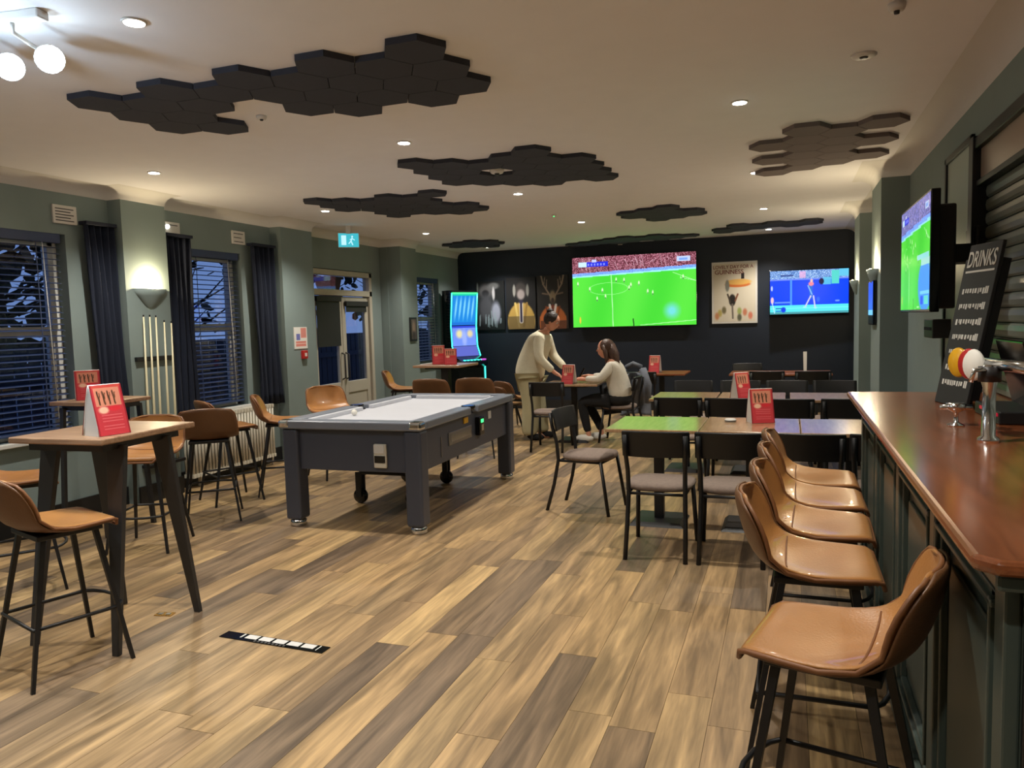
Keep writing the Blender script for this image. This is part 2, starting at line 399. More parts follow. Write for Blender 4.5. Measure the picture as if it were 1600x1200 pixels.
# skirting
b = B()
for y0, y1 in ((YB, 5.16), (5.66, 7.38)): b.b2(XL, XL+0.02, y0, y1, 0, 0.16)
for y0, y1, x1 in PIL: b.b2(x1, x1+0.02, y0-0.01, y1+0.01, 0, 0.16)
b.b2(XL, XL+0.02, 10.62, YF, 0, 0.16)
struct(b.obj('baseboard_left', 'skirt'))
b = B().b2(XL, XR, YF-0.02, YF, 0, 0.16); struct(b.obj('baseboard_far', 'skirt'))
b = B().b2(XR-0.02, XR, 4.9, 7.3, 0, 0.16).b2(XR-0.02, XR, 8.05, 9.75, 0, 0.16).b2(XR-0.02, XR, 10.45, YF-.02, 0, 0.16)
struct(b.obj('baseboard_right', 'skirt'))

# ------------------------------------------------------------ windows with sash frames, blinds and curtains
def window(n, y0, y1, z0, z1):
    x = XL-0.14; f = 0.05
    r = struct(B().b2(x-.03, x+.03, y0, y0+f, z0, z1).b2(x-.03, x+.03, y1-f, y1, z0, z1).b2(x-.03, x+.03, y0, y1, z0, z0+f)
               .b2(x-.03, x+.03, y0, y1, z1-f, z1).obj('window_%d' % n, 'white', bevel=0.004))
    zm = z0+(z1-z0)*0.52
    B().b2(x-.025, x+.04, y0+f, y1-f, zm-.035, zm+.035).obj('meeting_rail', 'white', r, bevel=0.004)
    B().b2(x-.02, x+.05, y1-f-0.05, y1-f, zm, z1-f).b2(x-.02, x+.05, y0+f, y0+f+.05, zm, z1-f).b2(x-.02, x+.05, y0+f, y1-f, z1-f-.05, z1-f).obj('upper_sash', 'white', r, bevel=0.004)
    B().b2(x-.04, x+.0, y1-f-0.05, y1-f, z0+f, zm).b2(x-.04, x+.0, y0+f, y0+f+.05, z0+f, zm).obj('lower_sash', 'white', r, bevel=0.004)
    B().b2(x-.004, x+.0, y0+f, y1-f, zm, z1-f).obj('pane', 'glass', r); B().b2(x-.018, x-.014, y0+f, y1-f, z0+f, zm).obj('pane', 'glass', r)
    B().b2(XL-.1, XL+.05, y0-.04, y1+.04, z0-.035, z0).obj('window_sill', 'white', r, bevel=0.006)
    return r
for i, wv in enumerate(WIN): window(i+1, *wv)
def blind(y0, y1, z0, z1, label, grp=None, tilt=20):
    t = thing('venetian_blind', label, 'blind', (XL-0.045, (y0+y1)/2, z0), 0, grp)
    W = y1-y0
    B().box((0.01, 0, z1-z0-.03), (0.06, W, 0.09)).obj('headrail', 'blind', t, bevel=.004)
    sm = B().box((0, 0, 0), (0.046, W-0.01, 0.003), R=Matrix.Rotation(math.radians(tilt), 3, 'Y')).mesh('slat'); sm.materials.append(MT['blind'])
    z = 0.05
    while z < z1-z0-.1:
        o = bpy.data.objects.new('slat', sm); COL.objects.link(o); o.parent = t; o.location = (0, 0, z); z += 0.048
    for s in (-.32, .32): B().b2(.024, .026, s*W-.004, s*W+.004, 0.02, z1-z0-.05).obj('ladder_tape', 'blind', t)
    B().b2(-.02, .02, -W/2, W/2, 0.0, 0.02).obj('bottom_rail', 'blind', t, bevel=.003)
    B().tube([(0.03, W/2-.16, z1-z0-.05), (0.035, W/2-.13, 0.1)], 0.004, 6).obj('pull_cord', 'white', t)
    return t
blind(3.5, 4.68, 0.76, 2.36, 'dark navy slatted blind in the window behind the two red menu cards', tilt=14)
blind(6.08, 6.83, 0.76, 2.36, 'dark navy slatted blind between a pair of navy curtains, above the radiator', tilt=14)
blind(11.05, 11.83, 0.94, 2.3, 'dark slatted blind in the far narrow window beside the lit gaming machine', tilt=14)
def curtain(y0, y1, z0, z1, label, gather=0.35, lean=0.0):
    t = thing('curtain', label, 'curtain', (XL+.075, (y0+y1)/2, z0))
    W = y1-y0; H = z1-z0; nu, nv = 60, 14; vs = []; fs = []
    for j in range(nv+1):
        v = j/nv
        ww = W*(1-gather*math.sin(PI*min(1, v*1.0))*0.35)
        for i in range(nu+1):
            u = i/nu; ph = u*2*PI*4.5
            y = (u-.5)*ww + lean*(1-v); x = 0.035*math.sin(ph)*(0.75+.25*math.sin(v*3+i)) + 0.008*math.sin(7*v+u*9)
            vs.append((x, y, v*H))
    for j in range(nv):
        for i in range(nu): a = j*(nu+1)+i; fs.append((a, a+1, a+nu+2, a+nu+1))
    o = B().add(vs, fs, True).obj('drape', 'curtain', t); s = o.modifiers.new('s', 'SOLIDIFY'); s.thickness = 0.006
    B().b2(-.045, .045, -W/2, W/2, H-.01, H+.02).obj('heading', 'curtain', t, bevel=.004)
    return t
curtain(4.83, 5.14, 0.72, 2.46, 'navy curtain between the first window and the lamp pillar', lean=.05)
curtain(5.7, 6.04, 0.66, 2.45, 'navy curtain on the pool cue side of the middle window')
curtain(6.93, 7.33, 0.68, 2.46, 'navy curtain hanging beside the pillar with the red fire call point', lean=.04)

# ------------------------------------------------------------ double door with transom
X0 = -5.77
dr = struct(B().b2(X0-.05, X0+.06, 8.28, 8.35, 0, 2.3).b2(X0-.05, X0+.06, 9.75, 9.82, 0, 2.3).b2(X0-.05, X0+.06, 8.28, 9.82, 2.23, 2.3)
            .b2(X0-.05, X0+.06, 8.28, 9.82, 1.96, 2.04).obj('door_1', 'doorp', bevel=.006))
B().b2(X0-.003, X0+.003, 8.35, 9.75, 2.04, 2.23).obj('transom_pane', 'glass', dr)
for y0, y1 in ((8.36, 9.045), (9.055, 9.74)):
    lf = B().b2(X0-.025, X0+.025, y0, y0+.09, 0.01, 1.95).b2(X0-.025, X0+.025, y1-.09, y1, 0.01, 1.95).b2(X0-.025, X0+.025, y0+.09, y1-.09, 1.82, 1.95)
    lf.b2(X0-.025, X0+.025, y0+.09, y1-.09, 0.62, 0.78).b2(X0-.025, X0+.025, y0+.09, y1-.09, 0.01, 0.2).b2(X0-.01, X0+.01, y0+.09, y1-.09, 0.2, 0.62)
    lf = lf.obj('door_leaf', 'doorp', dr, bevel=.006)
    B().b2(X0-.003, X0+.003, y0+.09, y1-.09, 0.78, 1.82).obj('door_pane', 'glass', lf)
    s = 1 if y0 < 9 else -1
    yh = (y1 if s == 1 else y0)-s*.045
    B().tube([(X0+.026, yh, .82), (X0+.075, yh, .84), (X0+.075, yh, 1.16), (X0+.026, yh, 1.18)], .011, 8).obj('door_handle', 'gmetal', lf)
t = thing('roller_blind', 'dark roller blind half drawn over the door leaf nearer the red call point', 'blind', (X0+.04, 8.7, 1.9))
B().b2(0, .006, -.27, .27, -.62, 0).obj('blind_cloth', 'board', t); B().b2(-.01, .03, -.29, .29, -.02, .05).obj('blind_cassette', 'board', t, bevel=.006)
t = thing('roller_blind', 'rolled-up dark blind at the top of the door leaf farther from the call point', 'blind', (X0+.04, 9.4, 1.84))
B().b2(0, .006, -.27, .27, -.1, 0).obj('blind_cloth', 'board', t); B().b2(-.01, .03, -.29, .29, -.02, .05).obj('blind_cassette', 'board', t, bevel=.006)

# outside in the dusk
struct(B().b2(-40, -6.3, -20, 40, -.2, -.1).obj('ground_outside', 'paving'))
def tree(x, y, h, r, label):
    t = thing('garden_tree', label, 'tree', (x, y, -.1))
    B().tube([(0, 0, 0), (.1, .05, h*.4), (-.05, .1, h*.8)], [.16, .12, .05], 8).obj('trunk', 'bark', t)
    b = B(); rr = random.Random(int(x*10+y))
    for k in range(26):
        a = rr.random()*2*PI; z0 = h*(.25+.6*rr.random()); L_ = r*(.5+.6*rr.random())
        b.tube([(0, 0, z0), (math.cos(a)*L_*.5, math.sin(a)*L_*.5, z0+L_*.25), (math.cos(a)*L_, math.sin(a)*L_, z0+L_*.55)], [.035, .02, .008], 5)
    b.obj('branches', 'bark', t)
    b = B()
    for k in range(1300 if x > -12 and y < 10 else 420):
        a = rr.random()*2*PI; q = r*math.sqrt(rr.random()); z = h*(.12+.95*rr.random()); q *= (1-.5*(z/h)**3)
        c = Vector((q*math.cos(a), q*math.sin(a), z)); s = .08+.12*rr.random()
        R = Matrix.Rotation(rr.random()*6, 3, 'Z') @ Matrix.Rotation(rr.random()*3, 3, 'X')
        b.add([R @ Vector(p)*s+c for p in ((-.8, 0, -.5), (0, 0, -.9), (.8, 0, -.4), (.7, 0, .5), (-.1, 0, 1), (-.7, 0, .6))], [(0, 1, 2, 3, 4, 5)])
    b.obj('foliage', 'leaf', t, kind='stuff')
tree(-11.5, 8.3, 5.0, 1.9, 'dark leafy tree outside, seen through the window nearest the camera')
tree(-12.5, 13.2, 5.6, 1.9, 'dark leafy tree outside, seen through the middle window')
tree(-12.6, 17.9, 5.8, 2.0, 'dark leafy tree outside, seen through the glazing of the double door')
tree(-11.8, 22.8, 5.6, 2.0, 'dark leafy tree outside, seen through the far narrow window')
t = thing('added_fence', 'low dark timber fence added outside to darken the lower door glass', 'fence', (-8.6, 0, -.1))  # added and raised so it blocks the sky and the lower panes turn dark
for z in (.45, 1.05): B().b2(.03, .07, 4, 22, z, z+.09).obj('fence_rail', 'fence', t)
sm = B().b2(-.012, .012, -.075, .075, 0, 1.5).mesh('slat'); sm.materials.append(MT['fence'])
for k in range(100):
    o = bpy.data.objects.new('slat', sm); COL.objects.link(o); o.parent = t; o.location = (0, 4+.18*k, 0)
t = thing('hanging_planter', 'tan box planter hanging outside behind the glass over the double door', 'planter', (-6.4, 9.75, 1.98))
B().add([(-.1, -.1, 0), (.1, -.1, 0), (.1, .1, 0), (-.1, .1, 0), (-.14, -.15, .26), (.14, -.15, .26), (.14, .15, .26), (-.14, .15, .26)],
        [(3, 2, 1, 0), (4, 5, 6, 7), (0, 1, 5, 4), (1, 2, 6, 5), (2, 3, 7, 6), (3, 0, 4, 7)]).obj('box', 'cork', t, bevel=.01)
B().b2(-.16, .16, -.18, .18, .26, .3).obj('rim', 'cork', t, bevel=.01); B().b2(-.5, -.46, -.03, .03, -2.05, .3).b2(-.5, -.1, -.02, .02, .24, .28).obj('bracket', 'fence', t)

# ------------------------------------------------------------ ceiling acoustic panels
HEX = {'A': [(-3.49, 3.215), (-3.49, 3.489), (-3.49, 3.762), (-3.253, 3.352), (-3.253, 3.625), (-3.253, 3.899), (-3.016, 3.215), (-3.016, 3.489), (-2.779, 3.352), (-2.542, 3.215), (-2.542, 3.489), (-2.542, 3.762), (-2.305, 3.352), (-2.305, 3.625), (-2.305, 3.899), (-2.068, 3.215), (-2.068, 3.489), (-2.068, 3.762), (-1.831, 3.352), (-1.831, 3.625), (-1.831, 3.899), (-1.594, 3.215), (-1.594, 3.489), (-1.594, 3.762)],
    'B': [(-2.725, 5.428), (-2.725, 5.701), (-2.725, 5.975), (-2.725, 6.249), (-2.489, 5.565), (-2.489, 5.838), (-2.489, 6.112), (-2.489, 6.385), (-2.252, 5.701), (-2.252, 6.249), (-2.252, 6.522), (-2.014, 5.565), (-2.014, 5.838), (-2.014, 6.112), (-2.014, 6.385), (-2.014, 6.659), (-1.777, 5.428), (-1.777, 5.701), (-1.777, 5.975), (-1.777, 6.249), (-1.777, 6.522), (-1.54, 5.838), (-1.54, 6.112), (-1.54, 6.385), (-1.54, 6.659)],
    'C': [(-4.385, 6.568), (-4.385, 6.842), (-4.385, 7.115), (-4.147, 6.705), (-4.147, 6.978), (-4.147, 7.252), (-4.147, 7.526), (-4.147, 7.799), (-3.91, 6.842), (-3.91, 7.115), (-3.91, 7.389), (-3.91, 7.663), (-3.673, 6.705), (-3.673, 6.978), (-3.673, 7.252), (-3.673, 7.526), (-3.673, 7.799), (-3.437, 6.842), (-3.437, 7.115), (-3.437, 7.389), (-3.437, 7.663), (-3.437, 7.936), (-3.2, 6.705), (-3.2, 7.526), (-3.2, 7.799)],
    'D': [(-1.777, 9.122), (-1.777, 9.396), (-1.54, 8.985), (-1.54, 9.259), (-1.54, 9.533), (-1.54, 9.806), (-1.303, 8.848), (-1.303, 9.122), (-1.303, 9.396), (-1.303, 9.669), (-1.067, 9.259), (-1.067, 9.533)],
    'E': [(-0.889, 11.539), (-0.889, 11.813), (-0.652, 11.129), (-0.652, 11.403), (-0.652, 11.676), (-0.415, 11.266), (-0.415, 11.539), (-0.178, 11.129), (-0.178, 11.403), (0.059, 11.266), (0.059, 11.539), (0.296, 11.129), (0.296, 11.403)],
    'F': [(-5.036, 11.175), (-5.036, 11.448), (-4.799, 11.038), (-4.799, 11.311), (-4.799, 11.585), (-4.562, 10.901), (-4.562, 11.175), (-4.562, 11.448), (-4.562, 11.722), (-4.325, 11.038), (-4.325, 11.311)],
    'G': [(-3.318, 12.315), (-3.318, 12.589), (-3.081, 12.178), (-3.081, 12.452), (-2.844, 12.041), (-2.844, 12.315), (-2.607, 11.904), (-2.607, 12.178), (-2.607, 12.452), (-2.37, 11.768), (-2.37, 12.041), (-2.37, 12.315), (-2.133, 11.904), (-2.133, 12.178), (-1.896, 11.768), (-1.896, 12.041), (-1.896, 12.315), (-1.659, 11.904), (-1.659, 12.178), (-1.422, 12.041)],
    'H': [(0.118, 5.656), (0.118, 5.929), (0.118, 6.203), (0.118, 6.477), (0.118, 6.75), (0.118, 7.024), (0.355, 5.793), (0.355, 6.066), (0.355, 6.34), (0.355, 6.614), (0.355, 6.887), (-0.119, 6.066), (-0.119, 6.614), (-0.119, 7.161), (0.592, 5.656), (0.592, 6.203), (0.592, 6.75)]}
HS = 0.158
hm = B().prism([(HS*.985*math.cos(PI/3*k), HS*.985*math.sin(PI/3*k)) for k in range(6)], -0.03, 0.0)
hmesh = {k: hm.mesh('hexagonal_panel') for k in ('hexf', 'hexl')}
for k in hmesh: hmesh[k].materials.append(MT[k])
HL = {'A': 'largest cluster of charcoal hexagonal acoustic panels on the ceiling, nearest the camera',
      'B': 'charcoal hexagonal panel cluster on the ceiling with a ring-shaped gap above the pool table',
      'C': 'charcoal hexagonal panel cluster on the ceiling toward the green exit sign and double door',
      'D': 'small lens-shaped cluster of dark hexagonal panels over the dining tables',
      'E': 'dark hexagonal panel cluster at the dark wall above the tennis screen',
      'F': 'small dark hexagonal panel cluster in the ceiling corner above the gaming machine',
      'G': 'thin-looking dark hexagonal panel cluster above the football screen',
      'H': 'mauve-grey hexagonal panel cluster with stepped sides, on the ceiling beside the bar wall'}
for k, cells_ in HEX.items():
    cx = sum(c[0] for c in cells_)/len(cells_); cyy = sum(c[1] for c in cells_)/len(cells_)
    t = thing('acoustic_panel_cluster', HL[k], 'acoustic panels', (cx, cyy, ZC))
    for (x, y) in cells_:
        o = bpy.data.objects.new('hexagonal_panel', hmesh['hexl' if k == 'H' else 'hexf']); COL.objects.link(o); o.parent = t; o.location = (x-cx, y-cyy, 0)
# ------------------------------------------------------------ bar counter
t = thing('bar_counter', 'long bar with a varnished red-brown top and dark green panelled front', 'bar', (0.31, 1.5, 0))
top = [(0.035, 0), (0.0, 0.035), (0.0, 3.11), (1.1, 3.11), (1.1, 0.0)]
B().prism([(x, y) for x, y in top][::-1], 1.07, 1.1).obj('counter_top', 'bartop', t, bevel=.014, seg=3)
bd = B().b2(.1, .65, .1, 3.05, 0.0, 1.06).obj('body', 'barpaint', t)
B().b2(.04, .66, .03, 3.08, 1.035, 1.069).obj('top_moulding', 'barpaint', t, bevel=.008)
B().b2(.07, .1, .08, 3.05, 0, .1).obj('plinth', 'barpaint', t, bevel=.006)
py = [.14, .86, 1.58, 2.3, 3.0]
for a, c in zip(py[:-1], py[1:]):
    a += .05; c -= .05
    f = B().b2(.078, .1, a, a+.045, .17, .98).b2(.078, .1, c-.045, c, .17, .98).b2(.078, .1, a, c, .935, .98).b2(.078, .1, a, c, .17, .215)
    f.b2(.066, .1, a+.012, a+.026, .18, .97).b2(.066, .1, c-.026, c-.012, .18, .97).b2(.066, .1, a, c, .95, .965).b2(.066, .1, a, c, .185, .2)
    f.obj('panel_frame', 'barpaint', t, bevel=.004)
    B().b2(.088, .1, a+.1, c-.1, .27, .88).obj('raised_panel', 'barpaint', t, bevel=.006)
for y in [.14]+py[1:-1]+[3.0]: B().b2(.07, .1, y-.035, y+.035, .1, 1.035).obj('pilaster', 'barpaint', t, bevel=.005)
B().b2(.1, .66, .08, .1, 0, 1.06).b2(.14, .6, .066, .1, .94, .98).b2(.14, .6, .066, .1, .17, .21).b2(.14, .18, .066, .1, .17, .98).obj('end_panel_in_shade', 'black', t, bevel=.004)  # near end coloured black: the darkness past the bar put into the paint

# shutter and hatch frame behind the counter
t = thing('roller_shutter', 'grey-green roller shutter closing the serving hatch behind the bar', 'shutter', (XR+.05, 2.0, 1.1))
sm = B().prism_x([(0, 0), (0.012, .01), (.016, .035), (.012, .06), (0, .07), (-.004, .035)][::-1], -3.2, 2.8)
me = B().add([(-v[1], v[0], v[2]) for v in sm.v], sm.f).mesh('slat'); me.materials.append(MT['shut'])
z = 0.0
while z < 1.08:
    o = bpy.data.objects.new('slat', me); COL.objects.link(o); o.parent = t; o.location = (0, 0, z); z += .074
t = thing('hatch_frame', 'black frame and brown fascia panel above the roller shutter', 'frame', (XR, HY, 1.1))
B().b2(-.03, .1, -.05, .05, 0, 1.37).obj('post', 'black', t, bevel=.004)
B().b2(-.02, .08, -5.5, 0, 1.3, 1.36).obj('head_rail', 'black', t, bevel=.004)
B().b2(-.01, .06, -5.5, -.05, 1.1, 1.13).obj('shutter_rail', 'black', t, bevel=.003)
B().b2(.01, .04, -5.5, -.05, 1.13, 1.3).obj('fascia', 'brownpan', t)
t = thing('panel_frame', 'pale sage wall panel in a thin dark frame between the shutter and the wall television', 'panel', (XR-.001, 5.28, 0))
B().b2(-.02, 0, -.38, -.34, 0.9, 2.5).b2(-.02, 0, .34, .38, 0.9, 2.5).b2(-.02, 0, -.38, .38, 2.46, 2.5).obj('frame', 'black', t, bevel=.003)
B().b2(-.006, 0, -.34, .34, 0.16, 2.46).obj('infill', 'wallgrn', t)

# ------------------------------------------------------------ bucket seats (bar stools and low chairs)
def shell():
    prof = [(.212, -.035), (.203, -.008), (.18, .002), (.10, -.004), (0, -.012), (-.09, -.006), (-.15, .014), (-.183, .045), (-.203, .09), (-.217, .135), (-.228, .178), (-.234, .208), (-.235, .222), (-.232, .232)]
    hw = [.15, .175, .192, .208, .222, .226, .226, .224, .222, .216, .206, .185, .155, .10]
    side = [0, 0, .0, .006, .014, .026, .045, .06, .065, .062, .052, .04, .03, .02]
    n = 13; top = []
    for k, ((y, z), w_, s) in enumerate(zip(prof, hw, side)):
        a = prof[max(k-1, 0)]; c = prof[min(k+1, len(prof)-1)]
        d = Vector((0, c[0]-a[0], c[1]-a[1])).normalized(); nn = Vector((0, d.z, -d.y))  # toward the sitter
        if nn.z < 0 and nn.y < 0: nn = -nn
        nn = Vector((0, -d.z, d.y)); nn = nn if (nn.y*1 + nn.z) > 0 else -nn
        r = []
        for j in range(n):
            u = -1+2*j/(n-1); r.append(Vector((u*w_, y, z)) + nn*s*(abs(u)**2.4))
        top.append((r, nn))
    return top
def bucket(parent, cush=True):
    top = shell(); n = 13; k = len(top)
    th = .03
    vs = [p for r, nn in top for p in r]; fs = [(i*n+j, i*n+j+1, (i+1)*n+j+1, (i+1)*n+j) for i in range(k-1) for j in range(n-1)]
    fs = [f[::-1] for f in fs]
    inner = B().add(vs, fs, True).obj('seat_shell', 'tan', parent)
    s = inner.modifiers.new('thick', 'SOLIDIFY'); s.thickness = .012; s.offset = -1
    ss = inner.modifiers.new('sub', 'SUBSURF'); ss.levels = ss.render_levels = 1
    vo = [p - nn*.016 for r, nn in top for p in r]
    outer = B().add(vo, fs, True).obj('outer_shell', 'tanshade', parent)
    s = outer.modifiers.new('thick', 'SOLIDIFY'); s.thickness = .012; s.offset = -1
    ss = outer.modifiers.new('sub', 'SUBSURF'); ss.levels = ss.render_levels = 1
    ring = [top[0][0][j] for j in range(n)] + [top[i][0][-1] for i in range(1, k)] + [top[-1][0][j] for j in range(n-2, -1, -1)] + [top[i][0][0] for i in range(k-2, 0, -1)]
    ctr = Vector((0, 0, .05))
    B().tube([p - Vector((0, 0, .012)) if abs(p.y) < .23 and p.z < .05 else p+Vector((0, -.01, 0)) for p in ring], .0075, 6, closed=True).obj('piping', 'seam', parent)
    # curved seam across where the seat meets the back
    B().tube([top[5][0][j]+Vector((0, 0, .004)) for j in range(1, n-1)], .0035, 5).obj('seam', 'seam', parent)
def make_stool(name, sh, label, cat, group, ring=True):
    """sh is the height of the seat; the sitter faces +y"""
    t = thing(name, label, cat, (0, 0, 0), 0, group)
    hub = bpy.data.objects.new('seat', None); COL.objects.link(hub); hub.parent = t; hub.location = (0, 0, sh)
    bucket(hub)
    B().b2(-.15, .15, -.13, .15, -.055, -.032).b2(-.05, .05, -.05, .05, -.034, -.02).obj('mounting_plate', 'black', hub, bevel=.004)
    sp = .215 if sh > .6 else .21
    for sx_ in (-1, 1):
        for sy_ in (-1, 1):
            B().tube([(sx_*.13, sy_*.11+.01, sh-.045), (sx_*sp, sy_*sp, 0.0)], [.016, .011], 4, sq=True).obj('leg', 'black', t)
    if ring:
        z = .26; q = z/(sh-.045); r = .13*q+sp*(1-q)
        B().tube([(-r, -r, z), (0, -r, z), (r, -r, z), (r, 0, z), (r, r, z), (r*.8, r*1.16, z), (r*.45, r*1.3, z), (0, r*1.35, z), (-r*.45, r*1.3, z), (-r*.8, r*1.16, z), (-r, r, z), (-r, 0, z)], .009, 6, closed=True).obj('foot_ring', 'black', t)
    return t
G = 'tan bucket-seat bar stools'
stool = make_stool('bar_stool', .69, 'tan leather bar stool closest to the camera, turned with its back against the bar', 'stool', G)
stool.location = (.12, 2.12, 0); stool.rotation_euler.z = math.radians(77)
R90 = math.radians(-90)
SL = [((.085, 2.80), -90, 'tan leather bar stool facing the bar, directly behind the one turned away from it'),
      ((.11, 3.30), -92, 'tan leather bar stool facing the bar, third from the near end of the counter'),
      ((.125, 3.78), -90, 'tan leather bar stool facing the bar, next to last before the counter ends'),
      ((.13, 4.24), -90, 'tan leather bar stool facing the bar, at the far end of the counter'),
      ((-3.19, 2.52), -18, 'tan bar stool at the picture edge, by the high table with the white-ended card'),
      ((-4.41, 3.25), -36, 'tan bar stool under the first window, its seat dark against the blind'),
      ((-4.33, 4.17), -160, 'tan bar stool behind the nearest high table, seat showing under the tabletop'),
      ((-4.45, 4.95), 38, 'brown-backed bar stool standing in front of the radiator with its back to the camera'),
      ((-4.75, 5.52), -30, 'tan bar stool in front of the radiator, half hidden by the brown-backed one'),
      ((-4.5, 5.95), -56, 'tan bar stool seen side-on between the radiator and the corner of the pool table'),
      ((-4.42, 6.72), -120, 'tan bar stool before the double door, inside of its shell facing the pool table'),
      ((-3.83, 7.95), 4, 'brown-backed bar stool before the small high table, left of its black column'),
      ((-3.37, 8.10), 10, 'brown-backed bar stool before the small high table, right of its black column'),
      ((-4.95, 9.2), -70, 'dark tan bar stool between the double door and the small high table')]
for (x, y), a, lb in SL: dup(stool, (x, y, 0), math.radians(a), lb)
low = make_stool('bucket_chair', .46, 'low tan bucket chair just past the far corner of the pool table', 'chair', 'low tan bucket chairs', ring=False)
low.location = (-3.62, 9.55, 0); low.rotation_euler.z = math.radians(-20)
dup(low, (-3.75, 10.35, 0), math.radians(-35), 'low tan bucket chair behind the standing person, nearest the dark wall')
for o in list(low.children): pass

# ------------------------------------------------------------ high square tables
def high_table(cx, cyy, w_, d, h, rz, label, wide=True, m='tabletop2'):
    t = thing('high_table', label, 'table', (cx, cyy, 0), rz, 'high tables on the window side')
    B().box((0, 0, h-.015), (w_, d, .03)).obj('tabletop', m, t, bevel=.006)
    B().b2(-w_/2+.06, w_/2-.06, -d/2+.06, d/2-.06, h-.07, h-.03).obj('apron', 'gmetal', t)
    for sx_ in (-1, 1):
        for sy_ in (-1, 1):
            x1, y1 = sx_*(w_/2-.08), sy_*(d/2-(.17 if wide else .05)); x0, y0 = sx_*(w_/2-.03), sy_*(d/2-.03)
            a, c = (.055, .012) if wide else (.02, .02)
            vs = []
            for (px_, py_, hw_, z) in ((x0, y0, .018, 0), (x1, y1, a, h-.05)):
                vs += [(px_-hw_, py_-.014, z), (px_+hw_, py_-.014, z), (px_+hw_, py_+.014, z), (px_-hw_, py_+.014, z)]
            B().add(vs, [(3, 2, 1, 0), (4, 5, 6, 7), (0, 1, 5, 4), (1, 2, 6, 5), (2, 3, 7, 6), (3, 0, 4, 7)]).obj('leg', 'gmetal', t, bevel=.003)
    return t
high_table(-3.29, 2.93, .57, .63, 1.05, math.radians(3), 'square high table nearest the camera, with a red and white tent card on it')
high_table(-5.05, 4.47, .5, .5, 1.03, 0, 'small high table below the first window blind, carrying a red card', wide=False)
t = thing('high_table', 'small high table with a single black column, holding two red cards before the far window', 'table', (-4.08, 8.78, 0), 0, 'high tables on the window side')
B().box((0, 0, 1.015), (.64, .6, .03)).obj('tabletop', 'tabletop2', t, bevel=.006)
B().b2(-.05, .05, -.05, .05, .02, 1.0).obj('column', 'black', t, bevel=.005); B().b2(-.22, .22, -.22, .22, 0, .02).obj('base_plate', 'black', t, bevel=.006)
B().b2(-.2, .2, -.2, .2, .98, 1.0).obj('top_plate', 'black', t)

# ------------------------------------------------------------ dining tables and chairs
def dining_table(cx, cyy, w_, d, label, group, m='tabletop', rz=0):
    t = thing('dining_table', label, 'table', (cx, cyy, 0), rz, group)
    B().box((0, 0, .7375), (w_, d, .025)).obj('tabletop', m, t, bevel=.005)
    B().b2(-.035, .035, -.035, .035, .02, .71).obj('column', 'black', t, bevel=.004)
    B().b2(-.2, .2, -.2, .2, .7, .725).obj('top_plate', 'black', t)
    B().add([(-.2, -.2, 0), (.2, -.2, 0), (.2, .2, 0), (-.2, .2, 0), (-.17, -.17, .03), (.17, -.17, .03), (.17, .17, .03), (-.17, .17, .03)],
            [(3, 2, 1, 0), (4, 5, 6, 7), (0, 1, 5, 4), (1, 2, 6, 5), (2, 3, 7, 6), (3, 0, 4, 7)]).obj('base_plate', 'black', t)
    return t
g1, g2 = 'oak-topped tables pushed into the near dining row', 'oak-topped tables in the second dining row'
dining_table(-.915, 5.72, .66, .74, 'oak table at the open end of the near dining row, closest to the pool table', g1)
dining_table(-.25, 5.72, .66, .74, 'middle oak table of the near dining row, with the red tent card', g1)
dining_table(.415, 5.72, .66, .74, 'oak table of the near dining row that runs up to the bar', g1)
dining_table(-.97, 7.78, .62, .72, 'oak table of the second dining row, end nearer the people', g2)
dining_table(-.33, 7.78, .62, .72, 'oak table of the second dining row carrying the narrow red tent card', g2)
dining_table(.33, 7.78, .62, .72, 'oak table of the second dining row next to the wall pillars', g2)
dining_table(-2.56, 9.35, .72, .68, 'oak table between the standing person and the seated person', 'dining tables by the dark wall', rz=.05)
dining_table(-1.72, 11.1, .74, .68, 'reddish table below the football screen, holding one red card', 'dining tables by the dark wall', 'redwood')
dining_table(-.1, 11.0, 1.3, .68, 'long dark table below the framed poster and the tennis screen', 'dining tables by the dark wall', 'redwood')

